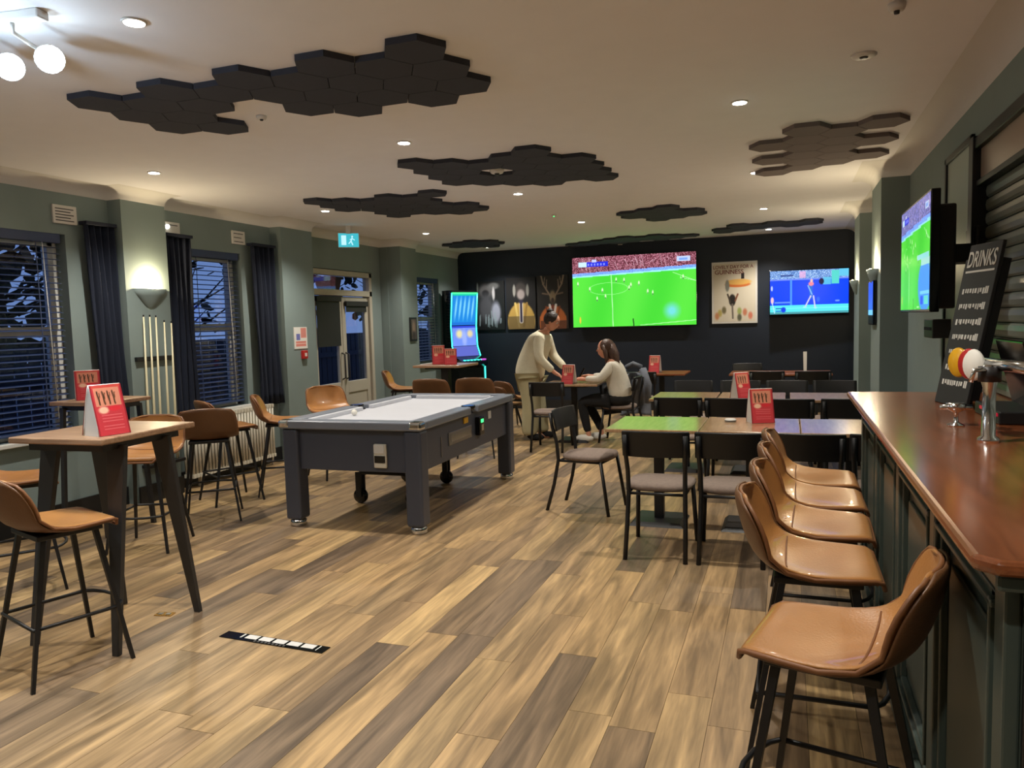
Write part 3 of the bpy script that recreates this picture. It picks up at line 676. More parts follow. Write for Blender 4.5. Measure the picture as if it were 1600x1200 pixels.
def make_chair(label):
    t = thing('dining_chair', label, 'chair', (0, 0, 0), 0, 'black-backed dining chairs with grey-brown seats')
    # seat pad: rounded trapezoid with a domed top
    def sup(r, a, k=3.2): c, s = math.cos(a), math.sin(a); return (math.copysign(abs(c)**(2/k), c)*r, math.copysign(abs(s)**(2/k), s)*r)
    n = 28; vs = []; 
    for (sc_, z) in ((.96, .425), (1.0, .44), (1.0, .452), (.95, .466), (.6, .474), (.0, .476)):
        for j in range(n):
            x, y = sup(1, 2*PI*j/n); vs.append((x*.215*sc_*(1-.06*(-y)), y*.205*sc_+.01, z))
    fs = [(i*n+j, i*n+(j+1) % n, (i+1)*n+(j+1) % n, (i+1)*n+j) for i in range(5) for j in range(n)] + [tuple(range(n))[::-1]]
    B().add(vs, fs, True).obj('seat', 'fabric', t)
    bk = []; N = 14
    for j in range(N+1):
        u = -1+2*j/N; bk.append((u*.215, -.235+.035*u*u))
    vs = []
    for z, off in ((.655, 0), (.66, -.0), (.815, -.03), (.822, -.032)):
        for x, y in bk: vs.append((x*(1 if .657 < z < .82 else .985), y+off, z))
    k = N+1; fs = [(i*k+j, i*k+j+1, (i+1)*k+j+1, (i+1)*k+j) for i in range(3) for j in range(N)]
    o = B().add(vs, fs, True).obj('backrest', 'black', t); s = o.modifiers.new('s', 'SOLIDIFY'); s.thickness = .014
    for s_ in (-1, 1):
        B().tube([(s_*.19, -.30, 0), (s_*.185, -.235, .22), (s_*.18, -.195, .42), (s_*.182, -.205, .56), (s_*.19, -.24, .70), (s_*.19, -.255, .80)], .015, 8).obj('leg', 'black', t)
        B().tube([(s_*.205, .235, 0), (s_*.185, .17, .42)], .015, 8).obj('leg', 'black', t)
        B().tube([(s_*.18, -.195, .415), (s_*.182, .17, .415)], .01, 8).obj('side_rail', 'black', t)
    B().tube([(-.185, .168, .412), (.185, .168, .412)], .01, 8).tube([(-.18, -.195, .412), (.18, -.195, .412)], .01, 8).obj('cross_rail', 'black', t)
    return t
ch = make_chair('black-backed chair standing side-on at the open end of the near dining row')
ch.location = (-1.52, 5.97, 0); ch.rotation_euler.z = math.radians(-98)
CH = [((-.79, 5.02), 0, 'black-backed chair on the camera side of the near dining row, first from the open end'),
      ((-.335, 5.03), 1, 'black-backed chair on the camera side of the near dining row, second from the open end'),
      ((.115, 5.06), -1, 'black-backed chair of the near dining row, behind the brown tops of the bar stools'),
      ((.56, 5.10), 0, 'black-backed chair of the near dining row tucked against the end of the bar'),
      ((-.93, 7.1), 1, 'dark chair backing onto the near dining row, first from the open end'),
      ((-.47, 7.08), -2, 'dark chair backing onto the near dining row, behind the two red tent cards'),
      ((.0, 7.05), 0, 'dark chair backing onto the near dining row, beside the two red tent cards'),
      ((.47, 7.1), 2, 'dark chair backing onto the near dining row, by the wall pillar'),
      ((-1.0, 8.5), 180, 'dark chair on the far side of the second dining row, nearest the grey backpack'),
      ((-.5, 8.5), 178, 'dark chair beyond the second dining row, straight behind its red tent card'),
      ((0, 8.5), 182, 'dark chair on the far side of the second dining row, below the poster'),
      ((.47, 8.5), 180, 'dark chair on the far side of the second dining row, under the tennis screen'),
      ((-2.68, 8.72), 4, 'dark chair on the camera side of the table between the two people'),
      ((-1.98, 9.42), 88, 'black chair on which the person in the pale sweater sits'),
      ((-1.88, 10.35), 6, 'dark chair hung with the grey coat'),
      ((-.56, 11.62), 182, 'dark chair against the dark wall, just below the football screen edge'),
      ((-.25, 10.4), 0, 'dark chair before the long dark table under the poster'),
      ((.3, 10.4), 0, 'dark chair before the long dark table under the tennis screen')]
for (x, y), a, lb in CH: dup(ch, (x, y, 0), math.radians(a), lb)

# ------------------------------------------------------------ pool table
t = thing('pool_table', 'slate-grey coin-operated pool table with a silver-grey cloth', 'pool table', (-3.11, 5.94, 0), math.radians(1.2))
hx, hy = .60, 1.085
for sx_ in (-1, 1):
    for sy_ in (-1, 1):
        x, y = sx_*(hx-.08), sy_*(hy-.09)
        lg = B().b2(x-.068, x+.068, y-.068, y+.068, .055, .77).obj('leg', 'pool', t, bevel=.02, seg=3)
        B().lathe([(.058, 0), (.064, .008), (.062, .045), (.045, .058)], (x, y, 0), 18).obj('foot', 'chrome', lg)
bx = B().b2(-hx+.05, hx-.05, -hy+.06, hy-.06, .45, .77).obj('cabinet', 'pool', t, bevel=.006)
rl = B()
rl.b2(-hx, hx, -hy, -hy+.13, .77, .835).b2(-hx, hx, hy-.13, hy, .77, .835).b2(-hx, -hx+.13, -hy+.13, -.08, .77, .835).b2(-hx, -hx+.13, .08, hy-.13, .77, .835)
rl.b2(hx-.13, hx, -hy+.13, -.08, .77, .835).b2(hx-.13, hx, .08, hy-.13, .77, .835)
rl.obj('rail', 'poolrail', t, bevel=.012, seg=3)
cu_ = B()
for s_ in (-1, 1):
    cu_.b2(-hx+.2, hx-.2, s_*(hy-.13), s_*(hy-.17), .79, .828)
    for a, c in ((-hy+.2, -.08), (.08, hy-.2)): cu_.b2(s_*(hx-.13), s_*(hx-.17), a, c, .79, .828)
cu_.obj('cushion', 'cloth', t, bevel=.008)
B().b2(-hx+.1, hx-.1, -hy+.1, hy-.1, .775, .795).obj('playing_cloth', 'cloth', t)
for sx_ in (-1, 1):
    for yy in (-1, 0, 1):
        x = sx_*(hx-.1 if yy else hx-.085); y = yy*(hy-.1)
        pk = B().lathe([(.055, .8), (.055, .79)], (x, y, 0), 18).obj('pocket', 'smoked', t)
        if yy:
            cxx, cyy2 = sx_*(hx-.045), yy*(hy-.045); B().b2(cxx-.05, cxx+.05, cyy2-.05, cyy2+.05, .775, .838).obj('corner_cap', 'chrome', t, bevel=.02, seg=3)
        else: B().lathe([(.05, .80), (.062, .825), (.06, .838), (.05, .838)], (sx_*(hx-.06), 0, 0), 18).obj('pocket_liner', 'smoked', t)
# end panel: ball/chalk dispenser; side panel fittings
d = B().b2(.195, .30, -hy+.035, -hy+.06, .485, .665).obj('dispenser', 'rad', t, bevel=.008)
B().b2(.203, .29, -hy+.028, -hy+.036, .595, .66).obj('dispenser_plate', 'plast', d, bevel=.003)
B().b2(.205, .292, -hy+.03, -hy+.04, .525, .578).obj('dispenser_slot', 'smoked', d)
x = hx-.05
B().b2(x, x+.008, -.47, .02, .565, .67).obj('ball_window_frame', 'steel', t, bevel=.003)
B().b2(x+.006, x+.012, -.44, -.01, .592, .648).obj('ball_window', 'glass', t)
B().b2(x, x+.006, -.62, -.61, .5, .66).obj('edge_strip', 'steel', t)
B().b2(x, x+.012, -.15, -.06, .70, .75).obj('yellow_plate', 'yellow', t, bevel=.003)
cm = B().b2(x, x+.045, .12, .23, .56, .72).obj('coin_mechanism', 'smoked', t, bevel=.006)
B().b2(x+.045, x+.05, .15, .2, .67, .7).obj('coin_light', 'greenled', cm)
B().b2(x+.045, x+.05, .15, .2, .6, .655).obj('coin_slide', 'chrome', cm)
B().b2(x, x+.01, .43, .50, .665, .735).obj('lock_plate', 'plast', t, bevel=.003)
# trolley wheels underneath
tr = B().tube([(-.40, -.24, .27), (.1, -.24, .27)], .016, 8).tube([(-.40, .66, .27), (.02, .66, .27)], .016, 8).tube([(-.3, -.24, .27), (-.3, .66, .27)], .015, 8).tube([(0, -.24, .27), (0, .66, .27)], .015, 8)
tr.tube([(-.3, -.24, .27), (-.1, -.2, .45)], .014, 8).tube([(0, .66, .27), (-.1, .5, .45)], .014, 8).b2(-.02, .1, -.3, -.2, .38, .46)
tr = tr.obj('trolley', 'black', t)
for x, y in ((-.40, -.24), (.10, -.24), (-.40, .66), (.02, .66)):
    B().b2(x-.026, x+.026, y-.04, y-.025, .06, .28).b2(x-.026, x+.026, y+.025, y+.04, .06, .28).obj('castor_fork', 'black', tr)
    B().lathe([(.02, -.02), (.062, -.018), (.066, -.01), (.066, .01), (.062, .018), (.02, .02)], (x, y, .066), 20, R=RX90).obj('castor_wheel', 'smoked', tr)
bl = B().ball((-.30, -.45, .822), .0255, 14, 8).obj('cue_ball', 'whites'); bl.parent = None
bl.location = (-3.11, 5.94, 0); tag(bl, 'white ball lying on the grey cloth near the camera end of the pool table', 'ball')

# ------------------------------------------------------------ cue rack and cues
t = thing('cue_rack', 'black bar clip holding the pale pool cues on the lamp pillar', 'rack', (-5.45, 5.42, 1.30))
B().b2(0, .03, -.22, .22, -.02, .02).obj('clip_bar', 'black', t, bevel=.004)
B().b2(0, .09, -.22, .22, -.98, -.95).obj('base_shelf', 'black', t, bevel=.004)
cues = [(5.255, 1.69, 0), (5.325, 1.69, .1), (5.395, 1.685, .1), (5.49, 1.64, .05), (5.575, 1.63, 0)]
nm = ['first', 'second', 'third', 'fourth', 'fifth']
for i, (y, zt, le) in enumerate(cues):
    o = B().tube([(0, 0, 0), (0, .01, .5), (0, .03, zt-.36)], [.014, .011, .006], 8).obj('cue_shaft', 'cue')
    t2 = thing('pool_cue', 'pale wooden pool cue standing in the wall clip, %s from the window nearest the camera' % nm[i], 'cue', (-5.40, y, .35), 0, 'pool cues in the wall clip')
    o.parent = t2; B().tube([(0, 0, -.001), (0, 0, .25)], [.0155, .0145], 8).obj('butt', 'cue', t2); B().tube([(0, .03, zt-.362), (0, .03, zt-.345)], .0062, 8).obj('tip', 'blackc', t2)

# radiator
t = thing('radiator', 'cream column radiator below the middle window', 'radiator', (-5.5, 6.45, 0))
me = B().tube([(-.045, 0, .12), (-.045, 0, .68)], .013, 8).tube([(.0, 0, .12), (.0, 0, .68)], .013, 8).tube([(.045, 0, .12), (.045, 0, .68)], .013, 8).box((0, 0, .68), (.12, .032, .035)).box((0, 0, .12), (.12, .032, .035)).mesh('column'); me.materials.append(MT['rad'])
for k in range(28):
    o = bpy.data.objects.new('column', me); COL.objects.link(o); o.parent = t; o.location = (0, -.62+k*.046, 0)
B().b2(-.02, .02, -.5, -.47, 0, .12).b2(-.02, .02, .47, .5, 0, .12).obj('foot', 'rad', t)
B().tube([(0, .64, 0), (0, .66, .14), (0, .63, .14)], .01, 8).lathe([(.02, .12), (.022, .16), (.018, .2), (0.005, .205)], (0, .67, 0), 12).obj('valve', 'plast', t)
# ------------------------------------------------------------ printed and lit pictures (painted here as arrays)
def blob(img, cx, cyy, rx, ry, c, soft=0.15, ang=0):
    h, w_ = img.shape[:2]; y, x = np.mgrid[0:h, 0:w_]; x = (x+.5)/w_-cx; y = (y+.5)/h-cyy
    if ang: ca, sa = math.cos(ang), math.sin(ang); x, y = x*ca+y*sa*h/w_, (-x*sa*w_/h+y*ca)
    r = np.sqrt((x/rx)**2+(y/ry)**2); a = np.clip((1-r)/soft+.5, 0, 1)[..., None]
    img[:] = img*(1-a)+np.array(c, float)*a
def rect(img, x0, x1, y0, y1, c, a=1.0):
    h, w_ = img.shape[:2]; s = (slice(max(0, int(round(y0*h))), max(int(round(y1*h)), int(round(y0*h))+1)), slice(max(0, int(round(x0*w_))), max(int(round(x1*w_)), int(round(x0*w_))+1)))
    img[s] = img[s]*(1-a)+np.array(c, float)*a
def line(img, x0, y0, x1, y1, wd, c, a=1.0):
    h, w_ = img.shape[:2]; y, x = np.mgrid[0:h, 0:w_]; asp = w_/h; x = (x+.5)/w_*asp; y = (y+.5)/h
    p, q, d = np.array([x0*asp, y0]), np.array([x1*asp, y1]), None
    d = q-p; t_ = np.clip(((x-p[0])*d[0]+(y-p[1])*d[1])/max(d@d, 1e-9), 0, 1)
    r = np.hypot(x-p[0]-t_*d[0], y-p[1]-t_*d[1]); k = (np.clip((wd-r)/(wd*.5), 0, 1)*a)[..., None]
    img[:] = img*(1-k)+np.array(c, float)*k
def canvas(w_, h_, c): return np.ones((h_, w_, 3))*np.array(c, float)
def football(nx=230, ny=130, overlay=False):
    im = canvas(nx, ny, (78, 214, 58)); y, x = np.mgrid[0:ny, 0:nx]; u = (x+.5)/nx; v = (y+.5)/ny
    im += (10*np.sin(u*14+v*2))[..., None]*np.array([1, .6, .6])
    edge = .27-.055*u
    crowd = v < edge-.04
    base = np.array([84, 34, 44.])+rng.rand(ny, nx, 1)**1.6*np.array([150, 130, 140.])-14
    if overlay: base = np.array([86, 90, 150.])+rng.rand(ny, nx, 1)*np.array([90, 80, 90.])-18
    im[crowd] = base[crowd]
    for k in range(26):
        a = rng.rand(); line(im, a, rng.rand()*.12, a+.03*rng.rand(), .05+rng.rand()*.16, .006, (226, 190, 204), .6) if True else 0
    band = (v >= edge-.04) & (v < edge); im[band] = np.array([96, 140, 236.])+rng.rand(int(band.sum()), 1)*50
    band = (v >= edge) & (v < edge+.02); im[band] = (150, 230, 226)
    WT = (196, 250, 190)
    line(im, .325, .26, .335, 1.0, .006, WT)
    pts = [(.30+.16*math.cos(a), .46+.085*math.sin(a)) for a in np.linspace(0, 2*PI, 33)]
    for p, q in zip(pts[:-1], pts[1:]): line(im, p[0], p[1], q[0], q[1], .005, (150, 240, 140), .8)
    line(im, .56, .99, 1.0, .935, .006, WT, .8); line(im, .82, .27, 1.0, .40, .005, WT, .8); line(im, .88, .35, 1.0, .395, .004, WT, .8); line(im, .88, .33, .88, .36, .004, WT, .8)
    for px_, py_ in ((.045, .38), (.145, .46), (.365, .34), (.43, .35), (.25, .48), (.205, .60), (.275, .57), (.47, .46), (.485, .42), (.55, .40), (.62, .52), (.66, .54), (.9, .34)):
        blob(im, px_, py_, .006, .035, (216, 250, 196), .5); blob(im, px_, py_+.02, .004, .015, (60, 120, 60), .5)
    blob(im, .06, .90, .007, .05, (230, 190, 60), .5); blob(im, .81, .80, .05, .09, (110, 214, 214), 1.2)
    line(im, .50, .90, .505, 1.0, .01, (20, 60, 24))
    rect(im, .05, .12, .07, .14, (196, 226, 246)); rect(im, .12, .30, .07, .14, (36, 46, 214)); rect(im, .165, .205, .04, .08, (190, 196, 236))
    for k in range(6): rect(im, .13+.026*k, .142+.026*k, .09, .125, (130, 140, 244))
    rect(im, .85, .955, .055, .125, (186, 202, 236)); rect(im, .868, .935, .075, .105, (120, 160, 230))
    if overlay:
        im[:, :, :] *= .95; blob(im, .86, .79, .2, .24, (64, 140, 236), .2); rect(im, .72, 1, .66, .97, (64, 140, 236))
        rect(im, .62, .98, .50, .55, (136, 206, 206)); rect(im, .75, 1, .55, .60, (150, 204, 196)); rect(im, .72, 1, .84, .86, (110, 190, 240)); rect(im, .74, .82, .88, .95, (40, 70, 220)); rect(im, .85, .97, .88, .95, (90, 200, 190))
    return im
def tennis(nx=150, ny=84):
    im = canvas(nx, ny, (8, 66, 238)); y, x = np.mgrid[0:ny, 0:nx]; u = (x+.5)/nx; v = (y+.5)/ny
    st = v < .2; tint = np.array([110, 150, 210.])+rng.randn(ny, nx, 1)*np.array([46, 40, 30.]); im[st] = tint[st]
    for k in range(9): rect(im, rng.rand()*.9, rng.rand()*.0+rng.rand()*.9, 0, 0, (0, 0, 0), 0)
    rect(im, .38, .46, .02, .18, (226, 170, 214), .8); rect(im, .14, .3, .1, .13, (30, 50, 120), .8); rect(im, .0, 1, .19, .23, (120, 140, 240), .8)
    rect(im, .68, .78, .18, .34, (90, 190, 220), .9); rect(im, .79, .88, .02, .33, (84, 204, 196)); rect(im, .88, 1, .0, .17, (96, 190, 226))
    blob(im, .66, .27, .03, .07, (10, 14, 60), .3)
    rect(im, .26, .285, .22, .8, (70, 140, 250)); rect(im, .06, .27, .72, .745, (90, 140, 250))
    rect(im, 0, 1, .8, 1, (84, 220, 226)); rect(im, 0, 1, .95, 1, (70, 150, 160)); rect(im, 0, 1, .86, .875, (110, 232, 236))
    blob(im, .025, .4, .012, .06, (190, 200, 240), .4); blob(im, .03, .68, .02, .08, (236, 190, 200), .4); line(im, .03, .74, .06, .97, .012, (190, 220, 250))
    line(im, .525, .36, .53, .62, .05, (20, 104, 206)); blob(im, .53, .32, .035, .05, (236, 130, 150), .4); blob(im, .535, .25, .018, .04, (226, 180, 180), .4)
    line(im, .49, .36, .54, .56, .018, (130, 180, 240)); line(im, .525, .6, .455, .84, .022, (206, 196, 226)); line(im, .56, .6, .58, .86, .022, (206, 196, 226))
    blob(im, .45, .85, .025, .02, (150, 230, 240)); blob(im, .585, .87, .025, .02, (150, 230, 240)); blob(im, .62, .68, .02, .06, (40, 100, 240), .4)
    blob(im, .86, .72, .03, .02, (110, 150, 250), .4); rect(im, .07, .2, .86, .88, (30, 90, 190)); rect(im, .07, .2, .92, .94, (30, 90, 190)); blob(im, .175, .9, .03, .06, (10, 60, 220), .4)
    return im
def screen_tv(name, label, w_, h_, img, loc, rz, wall_gap=.05, arm=None, thick=.045):
    t = thing(name, label, 'television', loc, rz)
    B().b2(-w_/2-.012, w_/2+.012, 0, thick, -h_/2-.016, h_/2+.012).obj('housing', 'smoked', t, bevel=.005)
    picture('lit_picture', w_, h_, img, 'screen', t, (0, -.0015, 0))
    if arm is None: B().b2(-w_*.25, w_*.25, thick, thick+wall_gap, -h_*.25, h_*.25).obj('wall_bracket', 'black', t)
    return t
screen_tv('football_television', 'very large wall television showing a football match', 2.05, 1.17, football(), (-2.41, YF-.11, 2.0), 0, .06)
screen_tv('tennis_television', 'smaller wall television showing a tennis match on a blue court', 1.12, .66, tennis(), (.30, YF-.2, 1.87), math.radians(3), .12)
t = screen_tv('side_television', 'television on a wall arm over the bar end, showing football', 1.04, .60, football(116, 66, True), (.685, 4.96, 1.845), math.radians(-90), arm=1)
B().b2(-.1, .46, .045, .13, -.3, .24).obj('rear_block', 'black', t, bevel=.01); B().b2(-.04, .2, .13, .284, -.05, .05).b2(-.06, .22, .27, .284, -.14, .14).obj('wall_arm', 'black', t, bevel=.005)  # black block behind the screen, then the arm to the wall
B().tube([(.3, .2, -.2), (.33, .19, -.4), (.27, .17, -.5), (.22, .18, -.42), (.22, .2, -.3)], .006, 6).tube([(.36, .22, -.2), (.4, .22, -.38), (.36, .22, -.46), (.3, .22, -.2)], .006, 6).obj('cable', 'black', t)
t = thing('media_box', 'dark grey box fixed to the wall below the side television', 'box', (XR-.07, 5.6, 1.42)); B().b2(-.04, .069, -.16, .16, -.06, .06).obj('case', 'gmetal', t, bevel=.006); B().b2(-.044, -.04, -.13, .13, -.01, .01).obj('front_slot', 'smoked', t)
# slim lit screen on the pillar side
t = thing('slim_wall_screen', 'slim blue-lit screen on the side of the nearer bar-wall pillar', 'screen', (.745, 7.72, 1.62), math.radians(-90))
B().b2(-.2, .2, -.03, 0, -.2, .2).obj('housing', 'smoked', t, bevel=.004); im = canvas(24, 24, (30, 80, 214)); rect(im, 0, 1, .68, .8, (110, 190, 236)); rect(im, 0, 1, .8, 1, (10, 12, 20))
picture('lit_picture', .38, .38, im, 'screen', t, (0, -.032, 0))

# ------------------------------------------------------------ framed canvases and poster on the dark wall
def stripes(im, x0, x1, y0, y1, n, c, seed, wd=.012):
    r = np.random.RandomState(seed)
    for k in range(n):
        a = x0+(x1-x0)*r.rand(); line(im, a, y0+(y1-y0)*r.rand()*.5, a+.05*(r.rand()-.5), y0+(y1-y0)*(.6+.4*r.rand()), wd, c, .7)
def art_a():
    im = canvas(52, 84, (20, 22, 26)); blob(im, .35, .2, .26, .14, (98, 98, 102), .6); blob(im, .62, .1, .2, .07, (110, 112, 116), .6); blob(im, .34, .25, .12, .07, (30, 30, 34), .5)
    blob(im, .62, .26, .05, .14, (190, 190, 198), .5); blob(im, .35, .55, .26, .3, (74, 76, 84), .7); blob(im, .7, .65, .16, .22, (150, 156, 178), .6)
    stripes(im, .1, .95, .6, 1.0, 16, (140, 160, 172), 3, .014); blob(im, .06, .12, .03, .1, (110, 116, 116), .6); return im
def art_b():
    im = canvas(52, 84, (24, 24, 28)); blob(im, .5, .25, .2, .16, (66, 60, 60), .4); blob(im, .5, .33, .13, .1, (160, 150, 150), .5); blob(im, .27, .25, .05, .12, (150, 150, 146), .4); blob(im, .73, .25, .05, .12, (140, 140, 136), .4)
    blob(im, .5, .86, .47, .38, (186, 152, 78), .1); rect(im, .05, .95, .72, 1, (186, 152, 78)); line(im, .3, .5, .42, .95, .03, (214, 186, 110)); line(im, .7, .5, .58, .95, .03, (150, 118, 60)); rect(im, .05, .95, .75, 1, (70, 60, 46), .55); line(im, .5, .5, .5, .85, .05, (214, 212, 216)); line(im, .5, .48, .5, .85, .03, (40, 36, 62))
    blob(im, .5, .47, .08, .03, (50, 44, 70), .4); return im
def art_c():
    im = canvas(52, 84, (34, 31, 30))
    for s in (-1, 1):
        line(im, .5+s*.08, .38, .5+s*.3, .16, .02, (150, 130, 112)); line(im, .5+s*.3, .16, .5+s*.36, .0, .02, (150, 130, 112)); line(im, .5+s*.2, .27, .5+s*.18, .08, .014, (140, 122, 106)); line(im, .5+s*.28, .18, .5+s*.24, .03, .012, (140, 122, 106)); line(im, .5+s*.15, .35, .5+s*.32, .33, .02, (120, 100, 84))
    blob(im, .5, .4, .1, .12, (140, 122, 96), .5); blob(im, .5, .47, .05, .05, (60, 46, 40), .5); blob(im, .5, .88, .44, .32, (178, 96, 46), .1); rect(im, .08, .92, .76, 1, (178, 96, 46)); line(im, .28, .58, .42, .95, .02, (120, 56, 30)); line(im, .72, .58, .58, .95, .02, (120, 56, 30)); rect(im, .1, .95, .84, 1, (50, 30, 26), .6)
    line(im, .4, .55, .47, .78, .03, (224, 214, 210)); line(im, .6, .55, .53, .78, .03, (224, 214, 210)); line(im, .5, .56, .5, .8, .03, (110, 50, 40)); return im
for k, (x, wd, hh, zc, f, lb) in enumerate(((-4.98, .54, .86, 1.84, art_a, 'unframed black and white animal portrait print, nearest the gaming machine'),
                              (-4.40, .54, .90, 1.86, art_b, 'portrait print of an ape in a yellow suit jacket and tie'),
                              (-3.82, .56, .92, 1.86, art_c, 'portrait print of a stag in an orange suit jacket'))):
    t = thing('canvas_print', lb, 'picture', (x, YF-.03, zc), 0, 'animal portraits on the dark wall')
    B().b2(-wd/2, wd/2, 0, .03, -hh/2, hh/2).obj('stretcher', 'blackc', t); picture('printed_picture', wd, hh, f(), 'print', t, (0, -.001, 0))
im = canvas(80, 108, (206, 196, 176)); blob(im, .58, .36, .3, .05, (206, 110, 50), .2, 0.0); blob(im, .6, .32, .3, .05, (220, 170, 90), .3); blob(im, .45, .63, .08, .1, (34, 28, 26), .3)
line(im, .34, .53, .4, .66, .02, (70, 60, 50)); line(im, .58, .53, .52, .64, .02, (120, 70, 50)); line(im, .45, .7, .46, .94, .02, (110, 100, 90)); rect(im, .66, .74, .17, .27, (30, 22, 22)); blob(im, .33, .38, .05, .1, (120, 120, 110), .4)
for a, b_, c in ((.15, .85, (176, 160, 90)), (.25, .8, (110, 100, 70)), (.62, .82, (150, 160, 90)), (.75, .84, (190, 120, 90)), (.88, .9, (206, 120, 96)), (.08, .9, (190, 130, 90)), (.62, .93, (90, 90, 70))): blob(im, a, b_, .05, .06, c, .7)
t = thing('framed_poster', 'cream framed beer advertising poster between the two wall screens', 'poster', (-.80, YF-.035, 1.905))
B().b2(-.35, .35, .0, .035, -.49, .49).obj('frame', 'plast', t, bevel=.005); picture('printed_picture', .64, .92, im, 'print', t, (0, -.002, 0))
text('LOVELY DAY FOR A', .075, (-.02, -.004, .405), RX90, 'redtext', t, sx=.92); text('GUINNESS', .095, (-.08, -.004, .325), RX90, 'redtext', t, sx=1.0)

# ------------------------------------------------------------ red table cards
def card_img(seed=0):
    im = canvas(40, 52, (190, 52, 60)); r = np.random.RandomState(seed); rect(im, .1, .9, .06, .42, (206, 130, 104)); rect(im, 0, 1, 0, .05, (196, 70, 60))
    for k in range(4): line(im, .2+.16*k, .14, .2+.16*k+.03, .38, .025, (64, 40, 26)); line(im, .27+.16*k, .16, .22+.16*k, .36, .014, (84, 54, 30))
    blob(im, .3, .5, .16, .07, (230, 180, 150), .5); blob(im, .66, .48, .2, .05, (206, 40, 50), .3)
    for z in (.6, .66, .72, .8, .86): rect(im, .2, .85, z, z+.02, (224, 120, 120), .6)
    rect(im, 0, .05, 0, 1, (150, 30, 40)); rect(im, .95, 1, 0, 1, (150, 30, 40)); return im
def tent_card(loc, rz, label, w_=.15, h_=.21, d=.1, tab='red tent cards on the tables'):
    t = thing('tent_card', label, 'table card', loc, rz, tab)
    n = 6; V = []
    for j in range(n+1):
        v = j/n; yy = d/2*(1-v)**.8; V.append((yy, v*h_))
    b = B(); 
    for s in (-1, 1):
        pts = [(-w_/2, s*y, z) for y, z in V] + [(w_/2, s*y, z) for y, z in V]
        b.add(pts, [(j, j+1, n+2+j, n+1+j) for j in range(n)], True)
    o = b.obj('card_body', 'plast', t); s_ = o.modifiers.new('s', 'SOLIDIFY'); s_.thickness = .0015
    g = B().add([(-w_/2+.004, s*y*.9, z*.97) for s in (-1,) for y, z in V] + [(-w_/2+.004, y*.9, z*.97) for y, z in V], [(j, j+1, n+2+j, n+1+j) for j in range(n)], True).obj('card_end', 'plast', t)
    a = math.atan2(d/2*.97, h_); R = Matrix.Rotation(-a, 3, 'X'); hh = math.hypot(h_, d/2)*.98
    picture('printed_face', w_, hh, card_img(), 'print', t, (0, -d/4-.008, h_/2), R)
    picture('printed_face', w_, hh, card_img(1), 'print', t, (0, d/4+.008, h_/2), Matrix.Rotation(PI, 3, 'Z') @ R)
    return t
tent_card((-3.12, 2.78, 1.05), math.radians(80), 'red and white folded menu card on the high table nearest the camera', .16, .245, .13)
tent_card((-5.1, 4.40, 1.03), math.radians(56), 'red menu card on the small high table under the first window', .175, .23, .05)
tent_card((-.19, 5.86, .75), math.radians(22), 'red menu card on the near dining row, wide face to the camera', .17, .25, .12)
tent_card((-.42, 7.52, .75), math.radians(36), 'narrow red menu card on the second dining row', .15, .25, .14)
tent_card((-2.56, 9.12, .75), math.radians(-10), 'red menu card on the table between the two people', .16, .24, .12)
tent_card((-1.80, 11.0, .75), math.radians(-8), 'red menu card on the reddish table below the football screen', .16, .25, .12)
tent_card((-4.16, 8.74, 1.03), math.radians(24), 'red card on the small high table, the one nearer the far window', .16, .24, .06)
tent_card((-3.96, 8.66, 1.03), math.radians(24), 'red card on the small high table, the one nearer the gaming machine', .16, .2, .06)
t = thing('round_tin', 'small white patterned tin on the near dining row beside the red card', 'tin', (-.40, 5.83, .75))
B().lathe([(.04, 0), (.042, .02), (.036, .026), (.0, .027)], n=20).obj('lid', 'plast', t); B().lathe([(.042, .008), (.043, .016)], n=20).obj('band', 'gmetal', t)
t = thing('menu_stand', 'slim white standing menu on the long dark table under the tennis screen', 'menu', (.22, 10.9, .75), .4)
B().add([(-.02, 0, 0), (.02, 0, 0), (.05, .06, .28), (.0, .06, .28)], [(0, 1, 2, 3)]).obj('leaf', 'plast', t).modifiers.new('s', 'SOLIDIFY').thickness = .003
B().b2(-.05, .05, -.02, .04, 0, .012).obj('foot', 'black', t)

# ------------------------------------------------------------ items on the bar
t = thing('drinks_board', 'tall blackboard drinks list leaning on the far part of the bar against the shutter', 'menu board', (0, 0, 0))
BL, BR, UP = Vector((.665, 4.12, 1.101)), Vector((.735, 3.81, 1.101)), Vector((.14, .03, .735))
dx = (BR-BL).normalized(); W_ = (BR-BL).length; dz = (UP-dx*UP.dot(dx)); Hh = dz.length; dz.normalize(); dy = dz.cross(dx); dy.normalize()
Rb = Matrix((dx, -dy if False else dz.cross(dx), dz)).transposed()
c0 = (BL+BR)/2+dz*Hh/2
t.location = c0; t.rotation_euler = Rb.to_euler()
B().b2(-W_/2, W_/2, 0, .016, -Hh/2, Hh/2*.82).b2(-W_/2+.02, W_/2, 0, .016, Hh/2*.8, Hh/2).obj('panel', 'board', t, bevel=.003)
B().b2(-W_/2+.01, W_/2-.01, .016, .03, -Hh/2, -Hh/2+.04).b2(W_/2-.03, W_/2, .016, .05, -Hh/2+.04, Hh/2*.8).obj('rear_batten', 'black', t)
text('DRINKS', .105, (.005, -.002, Hh/2*.80), RX90, 'chalk', t, sx=.74)
B().b2(-W_/2+.03, W_/2-.02, -.002, 0, Hh/2*.645, Hh/2*.67).obj('underline', 'chalk', t)
